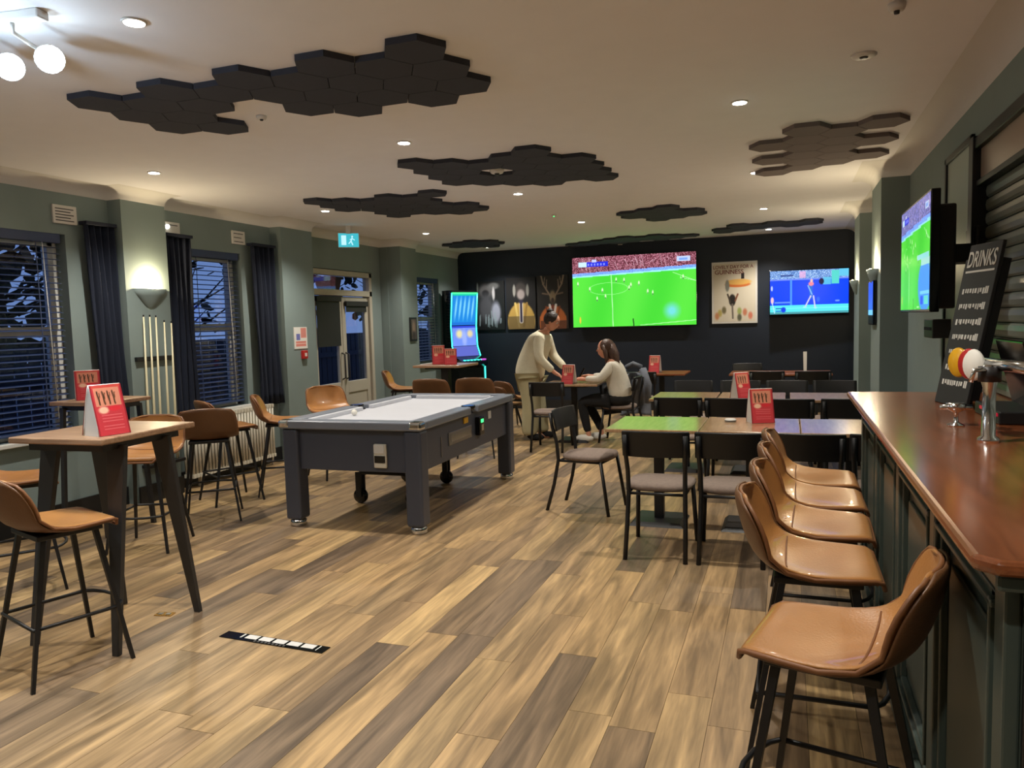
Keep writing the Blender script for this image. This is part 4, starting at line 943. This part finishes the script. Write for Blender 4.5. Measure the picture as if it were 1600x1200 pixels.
for k in range(7):
    z = Hh/2*(.42-.19*k); b = B(); x = -W_/2+.04; rr = random.Random(k)
    while x < W_/2-.07: l = .012+.02*rr.random(); b.b2(x, x+l*.55, -.0015, 0, z-.011*rr.random()-.006, z+.01); x += l
    b.b2(W_/2-.062, W_/2-.05, -.0015, 0, z-.016, z+.016).b2(W_/2-.045, W_/2-.034, -.0015, 0, z-.016, z+.016); b.obj('list_line', 'chalk', t, kind='stuff')
t = thing('beer_tap', 'chrome beer font column with a T-bar carrying round tap badges', 'beer tap', (.625, 2.88, 1.1))
B().lathe([(.034, 0), (.032, .012), (.021, .02), (.019, .18), (.025, .2), (.025, .245), (.018, .255)], n=24).obj('column', 'chrome', t)
B().lathe([(.034, .0), (.034, .05)], (0, 0, .2), 20).obj('collar', 'gmetal', t)
B().tube([(0.02, .12, .245), (0, .1, .255), (0.05, -.1, .255), (.12, -.45, .25)], .02, 10).obj('crossbar', 'chrome', t)
for (dx_, dy_, m_, lb_) in ((-.05, .22, 'yellow', 'yellow round tap badge'), (-.035, .13, 'red', 'red round tap badge'), (-.03, .08, 'whites', 'white round tap badge')):
    o = B().lathe([(.0, -.008), (.036, -.008), (.04, 0), (.036, .008), (0, .008)], (0, 0, 0), 22, R=Matrix.Rotation(PI/2, 3, 'Y') ).obj('tap_badge', m_, t, label=lb_)
    o.location = (dx_, dy_, .25); o.scale = (1, 1, 1.35); o.rotation_euler.z = math.radians(42)
    B().tube([(dx_+.01, dy_, .235), (.01, min(dy_, .11), .25)], .009, 8).obj('tap_handle', 'gmetal', t)
B().tube([(0.0, -.02, .24), (-.05, -.03, .24), (-.06, -.03, .2)], .008, 8).obj('spout', 'chrome', t)
t = thing('chrome_holder', 'small chrome holder on the bar between the board and the tap', 'holder', (.60, 3.26, 1.1))
B().lathe([(.03, 0), (.03, .006), (.009, .014), (.008, .05), (.03, .062), (.036, .085), (.0, .086)], n=20).obj('stand', 'chrome', t)
B().tube([(-.055, 0, .07), (.055, .01, .07)], .01, 8).obj('cross_handle', 'chrome', t)
t = thing('till', 'black till with a dark screen on the bar, cut off by the picture edge', 'till', (.84, 3.5, 1.1))
B().b2(-.09, .12, -.2, .2, 0, .05).obj('base', 'black', t, bevel=.006); B().box((.03, 0, .17), (.03, .4, .3), R=Matrix.Rotation(-.25, 3, 'Y')).obj('monitor', 'smoked', t, bevel=.006)
B().b2(-.094, -.09, -.18, .1, .03, .042).obj('red_strip', 'redled', t)

# ------------------------------------------------------------ gaming machine
t = thing('gaming_machine', 'tall curved gaming machine with lit cyan edges beside the dark wall', 'gaming machine', (-5.08, 11.9, 0), math.radians(58))
pr = [(-.05, .0), (-.05, .78), (-.16, .84), (-.15, .9), (.06, .98), (.14, 1.15), (.16, 1.5), (.1, 2.05), (.18, 2.1), (.4, 2.1), (.4, 0)]
me_ = B().prism_x(pr[::-1], -.26, .26).obj('cabinet', 'smoked', t)
def strip(x): return B().tube([(x, y-.008, z) for y, z in pr[4:8]], .011, 6)
strip(-.262).obj('light_strip', 'cyanled', t); strip(.262).obj('light_strip', 'cyanled', t); B().b2(-.26, .26, .075, .1, 2.035, 2.06).obj('light_strip', 'greenled', t)
def curved(name, y0z0, y1z1, img):
    (y0, z0), (y1, z1) = y0z0, y1z1; a = math.atan2(y1-y0, z1-z0); L_ = math.hypot(y1-y0, z1-z0)
    picture(name, .48, L_*.97, img, 'screen', t, (0, (y0+y1)/2-.006, (z0+z1)/2), Matrix.Rotation(-a, 3, 'X'))
im = canvas(40, 44, (30, 130, 214)); 
for k in range(5): blob(im, .15+.18*k, .45, .04, .34, (120, 200, 240), .8, .1)
rect(im, 0, 1, 0, .06, (30, 190, 160)); rect(im, 0, 1, .9, 1, (30, 110, 206)); curved('upper_screen', pr[6], pr[7], im)
im = canvas(40, 30, (110, 140, 236)); blob(im, .3, .4, .14, .2, (220, 210, 160), .8); blob(im, .75, .4, .12, .18, (214, 200, 160), .8); blob(im, .5, .6, .1, .4, (150, 170, 250), .8); rect(im, 0, 1, 0, .1, (50, 70, 206)); curved('lower_screen', pr[5], pr[6], im)
im = canvas(40, 12, (90, 100, 190)); curved('button_screen', pr[4], pr[5], im)
b = B()
for k in range(6): b.b2(-.2+.07*k, -.16+.07*k, -.12, -.08, .905, .925)
b.obj('buttons', 'cyanled', t, kind='stuff'); B().b2(.16, .24, -.14, -.08, .91, .93).obj('start_button', 'magled', t); B().tube([(.27, -.06, .8), (.27, -.06, .55)], .012, 6).obj('light_strip', 'cyanled', t)

# ------------------------------------------------------------ wall lamps
def sconce(x, y, z, s, label):
    t = thing('wall_sconce', label, 'wall lamp', (x, y, z), 0, 'half-cone uplighters on the pillars')
    K = 16; vs = []; pr = [(.02, -.17), (.05, -.14), (.10, -.06), (.13, 0.0), (.122, 0.0), (.09, -.06), (.045, -.13)]
    for r, zz in pr: vs += [(s*r*math.sin(PI*j/K)*.62, r*1.45*math.cos(PI*j/K), zz) for j in range(K+1)]
    n = K+1; fs = [(i*n+j, i*n+j+1, (i+1)*n+j+1, (i+1)*n+j) for i in range(len(pr)-1) for j in range(K)]
    B().add(vs, fs, True).obj('shade', 'sage', t)
    B().ball((s*.045, 0, -.015), .026, 12, 8).obj('bulb', 'sconcel', t)
    l = lamp('sconce_light', 'POINT', (x+s*.06, y, z+.05), 22, (1.0, .80, .5), shadow_soft_size=.03)
sconce(-5.45, 5.42, 1.93, 1, 'lit half-cone wall lamp above the pool cues')
sconce(.75, 7.66, 1.92, -1, 'lit half-cone wall lamp on the bar-wall pillar nearer the camera')
sconce(.78, 10.1, 1.92, -1, 'lit half-cone wall lamp on the bar-wall pillar beside the tennis screen')

# ------------------------------------------------------------ ceiling fittings
DN = {(0, 1): 'the one over the bar stools', (0, 2): 'the bright one over the near dining row', (0, 3): 'the one beyond the mauve-grey panels', (0, 4): 'the one past the dining rows on the bar side', (0, 5): 'the one touching the panels above the tennis screen',
      (1, 1): 'the large bright one before the largest panel cluster', (1, 2): 'the one just past the largest panel cluster', (1, 3): 'the one past the cluster with a ring-shaped gap', (1, 4): 'the one beside the green ceiling led', (1, 5): 'the one above the football screen',
      (2, 2): 'the one above the near high table by the windows', (2, 3): 'the one at the tip of the cluster near the exit sign', (2, 4): 'the one beyond the exit sign on the door side', (2, 5): 'the one above the animal portraits', (2, 1): 'the one above the first window, at the picture edge', (0, 0): 'behind the camera over the bar', (1, 0): 'behind the camera mid room', (2, 0): 'behind the camera by the windows'}
first = None
for i, x in enumerate(DL_X):
    for j, y in enumerate(DL_Y):
        lb = 'round recessed ceiling spotlight, ' + DN[(i, j)]
        if first is None:
            first = thing('ceiling_spotlight', lb, 'spotlight', (x, y, ZC), 0, 'recessed ceiling spotlights')
            B().lathe([(.05, 0), (.048, -.006), (.036, -.008), (.034, -.002)], n=20).obj('trim_ring', 'plast', first); B().lathe([(.04, -.009), (.0, -.0095)], n=20).obj('lens', 'lens', first)
        else: dup(first, (x, y, ZC), 0, lb)
t = thing('track_light', 'white ceiling bar with two cold bright spotlight heads at the picture corner', 'track light', (-3.1, 2.22, 2.8), math.radians(8))
B().b2(-.5, .38, -.03, .03, -.035, 0).obj('bar', 'plast', t, bevel=.006)
for hx_, hy_ in ((-3.12, 2.42), (-2.89, 2.42)):
    Rt = Matrix.Rotation(-math.radians(8), 3, 'Z'); q = Rt @ Vector((hx_+3.1, hy_-2.22, 0)); q.z = -.11
    dd = (Rt @ Vector((2.2, -1.3, -1.3))).normalized(); RR = dd.to_track_quat('Z', 'Y').to_matrix()
    hd = B().tube([(q.x, 0, -.035), (q.x, 0, -.07), tuple(q-dd*.05)], .008, 8).lathe([(.03, -.07), (.036, -.02), (.056, .03), (.058, .04), (.05, .042)], q, 18, R=RR).obj('spot_head', 'plast', t)
    B().lathe([(.055, .045), (0, .052)], q, 18, R=RR).obj('spot_lens', 'coldlens', hd)
for x in (-3.12, -2.88): lamp('track_spot_light', 'SPOT', (x, 2.30, 2.60), 60, (.8, .92, 1.0), rot=(math.radians(-18), 0, 0), spot_size=math.radians(110), spot_blend=.8, shadow_soft_size=.04)
lamp('track_glow', 'POINT', (-3.0, 2.0, 2.5), 16, (.6, .8, 1.0), shadow_soft_size=.06)
def disc(name, label, cat, x, y, r=.055, led=None, h=.035):
    t = thing(name, label, cat, (x, y, ZC)); B().lathe([(r, 0), (r, -h*.5), (r*.8, -h), (0, -h*1.02)], n=22).obj('cover', 'plast', t); B().lathe([(r*.35, -h), (r*.3, -h*1.4), (0, -h*1.45)], n=16).obj('sensor', 'gmetal' if not led else led, t)
disc('smoke_detector', 'round white smoke detector in the gap of the ring-shaped panel cluster', 'smoke detector', -2.26, 5.99, .06)
disc('smoke_detector', 'round white smoke detector above the football screen', 'smoke detector', -2.62, 12.645, .045)
disc('air_vent', 'pale oval ceiling vent over the bar stools', 'vent', .35, 4.23, .06, h=.012)
disc('ceiling_speaker', 'small pale ceiling sensor above the bar at the picture top', 'sensor', .42, 3.6, .035, h=.03)
disc('ceiling_sensor', 'tiny pale sensor beside the largest panel cluster', 'sensor', -2.94, 3.86, .03, h=.02)
disc('emergency_light', 'tiny ceiling emergency light with a green glow', 'emergency light', -2.62, 8.82, .03, 'greenled', h=.02)
# exit sign
t = thing('exit_sign', 'glowing turquoise exit sign hanging from the ceiling near the double door', 'exit sign', (-5.2, 8.42, 2.8), math.radians(38))
B().b2(-.03, .03, -.02, .02, -.1, 0).obj('hanger', 'plast', t); B().b2(-.13, .13, -.015, .015, -.27, -.09).obj('case', 'plast', t, bevel=.003); B().b2(-.125, .125, -.018, -.015, -.265, -.095).obj('lit_face', 'exitg', t)
b = B().b2(-.09, -.03, -.021, -.018, -.24, -.12).ball((.045, -.02, -.135), .012, 8, 6, (1, .3, 1)).tube([(.045, -.02, -.15), (.03, -.02, -.19), (.05, -.02, -.24)], .008, 5).tube([(.03, -.02, -.19), (.0, -.02, -.225)], .007, 5).tube([(.075, -.02, -.18), (.045, -.02, -.16), (.015, -.02, -.175)], .006, 5)
b.obj('running_figure', 'exitw', t)
# notices and wall fittings
def notice(name, label, cat, y, z, w_, h_, x=XL, lines=5, m='plast', grp=None):
    t = thing(name, label, cat, (x+.001, y, z), 0, grp)
    B().b2(0, .02, -w_/2, w_/2, -h_/2, h_/2).obj('plate', m, t, bevel=.003)
    b = B()
    for k in range(lines):
        zz = h_/2-.03-k*(h_-.05)/max(1, lines-1)*.95; b.b2(.02, .021, -w_/2+.02, w_/2-.03-.03*(k % 2), zz-.004, zz+.004)
    b.obj('print_lines', 'gmetal', t, kind='stuff'); return t
notice('air_unit', 'small white wall unit with printed lines above the first navy curtain', 'wall unit', 4.72, 2.52, .22, .15)
t = notice('emergency_light', 'white wall emergency light with one bright lamp above the second curtain', 'emergency light', 5.87, 2.52, .22, .14, lines=2)
B().ball((.03, -.06, .02), .022, 10, 6).obj('lamp', 'led', t)
notice('air_unit', 'small white wall unit above the navy curtain by the fire call point', 'wall unit', 6.83, 2.53, .2, .14, lines=3)
notice('air_unit', 'small white box high on the wall beside the double door frame', 'wall unit', 8.1, 2.48, .14, .2, x=-5.88, lines=1)
t = thing('fire_notice', 'blue and red fire action notice on the pillar beside the door', 'notice', (-5.449, 7.66, 1.42)); B().b2(0, .006, -.13, .13, -.13, .13).obj('sheet', 'plast', t)
im = canvas(40, 40, (224, 220, 214)); rect(im, .14, .46, .3, .6, (110, 112, 176)); rect(im, .5, .95, .02, .5, (220, 150, 140)); 
for k in range(4): rect(im, .54+.1*k, .58+.1*k, .04, .48, (176, 70, 66))
rect(im, .1, .9, .66, .9, (214, 130, 120)); rect(im, .1, .9, .74, .78, (236, 210, 200))
picture('printed_face', .25, .25, im, 'print', t, (.0075, 0, 0), Matrix.Rotation(PI/2, 3, 'Z'))
t = thing('fire_call_point', 'small red fire call point below the blue and red notice', 'fire alarm', (-5.449, 7.70, 1.22)); B().b2(0, .04, -.045, .045, -.05, .05).obj('case', 'red', t, bevel=.006); B().b2(.04, .043, -.02, .02, -.02, .02).obj('glass_plate', 'plast', t)
t = thing('small_framed_picture', 'small dark framed picture on the pillar before the far window', 'picture', (-5.379, 10.42, 1.47)); B().b2(0, .02, -.11, .11, -.18, .18).obj('frame', 'black', t, bevel=.004)
im = canvas(12, 22, (90, 80, 72)); blob(im, .5, .4, .3, .3, (130, 112, 96), .6); blob(im, .5, .8, .4, .2, (60, 50, 46), .6); picture('printed_picture', .16, .3, im, 'print', t, (.022, 0, 0), Matrix.Rotation(PI/2, 3, 'Z'))
# floor items
t = thing('floor_strip', 'flat black strip with pale printed squares stuck to the floorboards', 'floor sign', (-2.38, 3.0, 0), math.radians(-2)); B().b2(-.31, .31, -.035, .035, 0, .004).obj('strip', 'smoked', t)
b = B()
for k in range(5): b.b2(-.17+.085*k, -.10+.085*k, -.012, .03, .004, .005)
b.b2(-.2, -.19, -.012, .03, .004, .005).b2(.26, .265, -.02, .03, .004, .005).obj('pale_squares', 'plast', t, kind='stuff')
b = B()
for k in range(9): b.b2(-.1+.022*k, -.088+.022*k, -.032, -.018, .004, .005)
b.obj('small_marks', 'steel', t, kind='stuff')
t = thing('floor_socket', 'small brass plate set in the floor beside a table leg', 'floor plate', (-3.2, 3.14, 0), .2); B().b2(-.05, .05, -.025, .025, 0, .004).obj('plate', 'brass', t, bevel=.001); B().b2(-.035, -.01, -.012, .012, .004, .006).b2(.01, .035, -.012, .012, .004, .006).obj('lid', 'steel', t)
# ------------------------------------------------------------ people
def skin_fig(name, pts, edges, m, parent, root=0, sub=2):
    """pts: list of (x, y, z, rx[, ry])"""
    me = bpy.data.meshes.new(name); me.from_pydata([p[:3] for p in pts], edges, []); me.materials.append(MT[m])
    o = bpy.data.objects.new(name, me); COL.objects.link(o); o.parent = parent
    sk = o.modifiers.new('skin', 'SKIN'); sk.use_smooth_shade = True
    if not me.skin_vertices: 
        bm = bmesh.new(); bm.from_mesh(me); bm.verts.layers.skin.verify(); bm.to_mesh(me); bm.free()
    d = me.skin_vertices[0].data
    for i, p in enumerate(pts): d[i].radius = (p[3], p[4] if len(p) > 4 else p[3]); d[i].use_root = (i == root)
    s = o.modifiers.new('sub', 'SUBSURF'); s.levels = s.render_levels = sub
    return o
def chain(pts, edges, start, lst):
    prev = start
    for p in lst:
        pts.append(p); edges.append((prev, len(pts)-1)); prev = len(pts)-1
    return prev
def hand(pts, edges, wrist, base, d, side, curl=-.3):
    """palm and five fingers from a wrist vertex; d = pointing direction, side = thumb side"""
    d = Vector(d).normalized(); side = Vector(side).normalized(); dn = d.cross(side); dn = dn if dn.z < 0 else -dn
    b = Vector(base); palm = chain(pts, edges, wrist, [tuple(b+d*.045)+(.024, .03)])
    for k, (o_, ln) in enumerate(((.026, .07), (.009, .08), (-.009, .075), (-.026, .058))):
        q = b+d*.08+side*o_
        chain(pts, edges, palm, [tuple(q)+(.0095,), tuple(q+d*ln*.5+dn*.008)+(.0085,), tuple(q+d*ln*.9+dn*.03)+(.0075,)])
    chain(pts, edges, palm, [tuple(b+d*.045+side*.042)+(.011,), tuple(b+d*.085+side*.06+dn*.01)+(.009,)])
def head(parent, c, yaw, pitch, roll_=0):
    R = Matrix.Rotation(yaw, 3, 'Z') @ Matrix.Rotation(pitch, 3, 'X'); c = Vector(c)      # face looks toward local -y
    hp = bpy.data.objects.new('head', None); COL.objects.link(hp); hp.parent = parent; hp.location = c; hp.rotation_euler = R.to_euler()
    b = B(); n, m = 24, 18; vs = []
    for i in range(m+1):
        a = PI*i/m; z = -math.cos(a)
        for j in range(n):
            t_ = 2*PI*j/n; x = math.sin(a)*math.cos(t_); y = math.sin(a)*math.sin(t_)
            wx = .074*(1-.22*max(0, -z)**1.5*1.3); wy = .095*(1-.10*max(0, -z)); yo = -.012*max(0, -z)
            X, Y, Z = x*wx, y*wy+yo, z*.118
            if y < -.5 and -.55 < z < -.2 and abs(x) < .5: Y -= .006
            if y < 0: Y += .008*math.exp(-((z-.05)/.12)**2)*math.exp(-((abs(x)-.38)/.16)**2)    # eye hollows
            vs.append((X, Y, Z))
    b.add(vs, [(i*n+j, i*n+(j+1) % n, (i+1)*n+(j+1) % n, (i+1)*n+j) for i in range(m) for j in range(n)], True)
    b.add([(0, -.088, .03), (-.012, -.088, -.022), (.012, -.088, -.022), (0, -.116, -.018), (0, -.09, -.03)], [(0, 1, 3), (0, 3, 2), (1, 4, 3), (3, 4, 2)], True)
    for s in (-1, 1): b.ball((s*.073, .005, 0), .03, 8, 6, (.3, .7, 1))
    b.obj('face', 'skin', hp)
    for s in (-1, 1): B().ball((s*.03, -.078, .008), .0125, 10, 6).obj('eye', 'whites', hp); B().ball((s*.03, -.0885, .008), .006, 8, 6).obj('eye', 'hair1', hp); B().b2(s*.03-.015, s*.03+.015, -.092, -.084, .027, .032).obj('eyebrow', 'hair1', hp)
    B().ball((0, -.086, -.052), .022, 10, 6, (1, .35, .3)).obj('mouth', 'red', hp)
    return hp
# standing person, leaning toward the table (faces +x)
P1 = thing('person', 'person in a cream cardigan and loose beige trousers, standing and leaning over the table', 'person', (-3.05, 9.4, 0))
pts = [(-.10, 0, .90, .12, .15)]; ed = []
ch_ = chain(pts, ed, 0, [(-.06, 0, 1.05, .11, .14), (.0, 0, 1.22, .11, .16), (.07, 0, 1.34, .07, .13), (.12, 0, 1.41, .05), (.155, 0, 1.46, .05)])
for s in (-1, 1):
    chain(pts, ed, 0, [(-.08, s*.09, .82, .09), (-.04, s*.10, .47, .06), (-.08+.04*s, s*.10, .10, .04), (-.06+.04*s, s*.10, .04, .035), (.08+.04*s, s*.11, .025, .03)])
i3 = 3
def arm(s, el, wr, dirv):
    w_ = chain(pts, ed, i3, [(.07, s*.17, 1.33, .05), el+(.04,), wr+(.026,)])
    hand(pts, ed, w_, wr, dirv, (0, -s, 0))
arm(-1, (.09, -.25, 1.07), (.27, -.16, .88), (.9, .1, -.55)); arm(1, (.13, .24, 1.08), (.33, .16, .90), (.9, -.1, -.6))
skin_fig('body', pts, ed, 'skin', P1)
pts2 = [(-.12, 0, .76, .20, .22)]; e2 = []
chain(pts2, e2, 0, [(-.12, 0, .90, .21, .22), (-.07, 0, 1.06, .20, .20), (.0, 0, 1.23, .175, .21), (.06, 0, 1.34, .10, .16), (.09, 0, 1.385, .075, .09)])
for s, el, wr in ((-1, (.09, -.25, 1.07), (.25, -.17, .90)), (1, (.13, .24, 1.08), (.31, .17, .92))): chain(pts2, e2, 4, [(.07, s*.18, 1.31, .08), el+(.066,), wr+(.05,)])
skin_fig('cardigan', pts2, e2, 'cream', P1)
pts3 = [(-.12, 0, .88, .16, .19)]; e3 = []
for s in (-1, 1): chain(pts3, e3, 0, [(-.10, s*.11, .76, .15), (-.07, s*.12, .47, .125), (-.06+.04*s, s*.12, .12, .115), (-.06+.04*s, s*.11, .07, .10)])
skin_fig('trousers', pts3, e3, 'beige', P1)
for s in (-1, 1): B().ball((.02+.04*s, s*.115, .045), .05, 12, 8, (2.4, .9, .9)).obj('shoe', 'blackc', P1)
hd = head(P1, (.20, 0, 1.53), math.radians(90), math.radians(22))
B().ball((0, .022, .03), .1, 20, 12, (.88, 1.0, 1.02)).obj('hair', 'hair1', hd); B().ball((0, .07, .11), .045, 14, 8).obj('hair_bun', 'hair1', hd)
# seated person (faces -x)
P2 = thing('person', 'seated person with long brown hair, pale grey sweater, black trousers and white shoes', 'person', (-2.02, 9.35, 0))
pts = [(.06, 0, .57, .05, .08)]; ed = []
chain(pts, ed, 0, [(.03, 0, .70, .10, .13), (-.0, 0, .86, .10, .14), (-.04, 0, .97, .07, .12), (-.07, 0, 1.04, .045), (-.09, 0, 1.09, .045)])
for s in (-1, 1): chain(pts, ed, 0, [(-.05, s*.09, .53, .05), (-.42, s*.11, .52, .055), (-.28+.06*s, s*.10, .12, .035), (-.27+.06*s, s*.10, .05, .03), (-.40+.06*s, s*.11, .035, .026)])
for s, el, wr in ((-1, (-.16, -.24, .80), (-.38, -.14, .80)), (1, (-.16, .24, .80), (-.36, .12, .82))):
    w_ = chain(pts, ed, 3, [(-.04, s*.16, .96, .045), el+(.036,), wr+(.024,)]); hand(pts, ed, w_, wr, (-1, .15*-s, .05), (0, -s, .3))
skin_fig('body', pts, ed, 'skin', P2)
pts2 = [(.05, 0, .52, .17, .20)]; e2 = []
chain(pts2, e2, 0, [(.05, 0, .66, .165, .19), (.02, 0, .80, .145, .175), (-.01, 0, .92, .115, .165), (-.05, 0, .985, .075, .10)])
for s, el, wr in ((-1, (-.15, -.24, .80), (-.35, -.15, .805)), (1, (-.15, .24, .80), (-.33, .13, .82))): chain(pts2, e2, 3, [(-.03, s*.16, .95, .072), el+(.056,), wr+(.04,)])
skin_fig('sweater', pts2, e2, 'sweater', P2)
pts3 = [(.05, 0, .55, .165, .19)]; e3 = []
for s in (-1, 1): chain(pts3, e3, 0, [(-.08, s*.09, .53, .095), (-.42, s*.11, .52, .075), (-.30+.06*s, s*.10, .20, .055), (-.28+.06*s, s*.10, .12, .05)])
skin_fig('trousers', pts3, e3, 'blackc', P2)
B().ball((.03, 0, .545), .165, 16, 10, (1.1, 1.15, .62)).obj('trouser_seat', 'blackc', P2)
for s in (-1, 1): B().ball((-.33+.06*s, s*.105, .05), .052, 12, 8, (2.3, .9, .95)).obj('shoe', 'whites', P2)
hd = head(P2, (-.13, 0, 1.17), math.radians(-90), math.radians(4))
hb = B(); hb.ball((0, .025, .025), .1, 20, 12, (.9, 1.0, 1.02)); hb.tube([(0, .06, .04), (0, .10, -.08), (0, .11, -.22), (0, .10, -.34)], [.07, .075, .06, .025], 12)
for s in (-1, 1): hb.tube([(s*.06, .0, .05), (s*.075, .02, -.06), (s*.07, .03, -.2)], [.03, .03, .018], 10)
hb.obj('hair', 'hair2', hd)
t = thing('mobile_phone', 'dark phone held by the seated person over the table', 'phone', (-2.46, 9.35, .87), .3); B().box((0, 0, 0), (.02, .075, .14), R=Matrix.Rotation(.5, 3, 'Y')).obj('case', 'smoked', t, bevel=.006); B().box((.0095, 0, -.005), (.003, .065, .12), R=Matrix.Rotation(.5, 3, 'Y')).obj('display', 'steel', t)
# grey coat over a chair and backpack
def drape(label):
    t = thing('grey_coat', label, 'coat', (-1.9, 10.02, 0)); nu, nv = 26, 20; vs = []
    for j in range(nv+1):
        v = j/nv
        for i in range(nu+1):
            u = i/nu-.5; wd = .36*(.62+.5*v); y = -.06-.05*math.sin(u*19+v*3)*(v*.8+.2)-.05*math.sin(v*6)+.10*(abs(u)*2)**2
            vs.append((u*wd, y, .82-.54*v-.05*(abs(u)*2)**2))
    fs = [(j*(nu+1)+i, j*(nu+1)+i+1, (j+1)*(nu+1)+i+1, (j+1)*(nu+1)+i) for j in range(nv) for i in range(nu)]
    o = B().add(vs, fs, True).obj('cloth', 'jacket', t); s = o.modifiers.new('s', 'SOLIDIFY'); s.thickness = .03
    B().tube([(-.12, -.13, .88), (-.19, -.2, .7), (-.17, -.2, .46)], [.05, .05, .04], 10).obj('sleeve', 'jacket', t); B().tube([(.12, -.13, .88), (.2, -.2, .68), (.19, -.18, .44)], [.05, .05, .04], 10).obj('sleeve', 'jacket', t)
    B().tube([(-.1, -.1, .9), (0, -.15, .95), (.1, -.1, .9)], .035, 8).obj('collar', 'jacket', t)
drape('grey quilted coat hanging over the back of a chair behind the seated person')
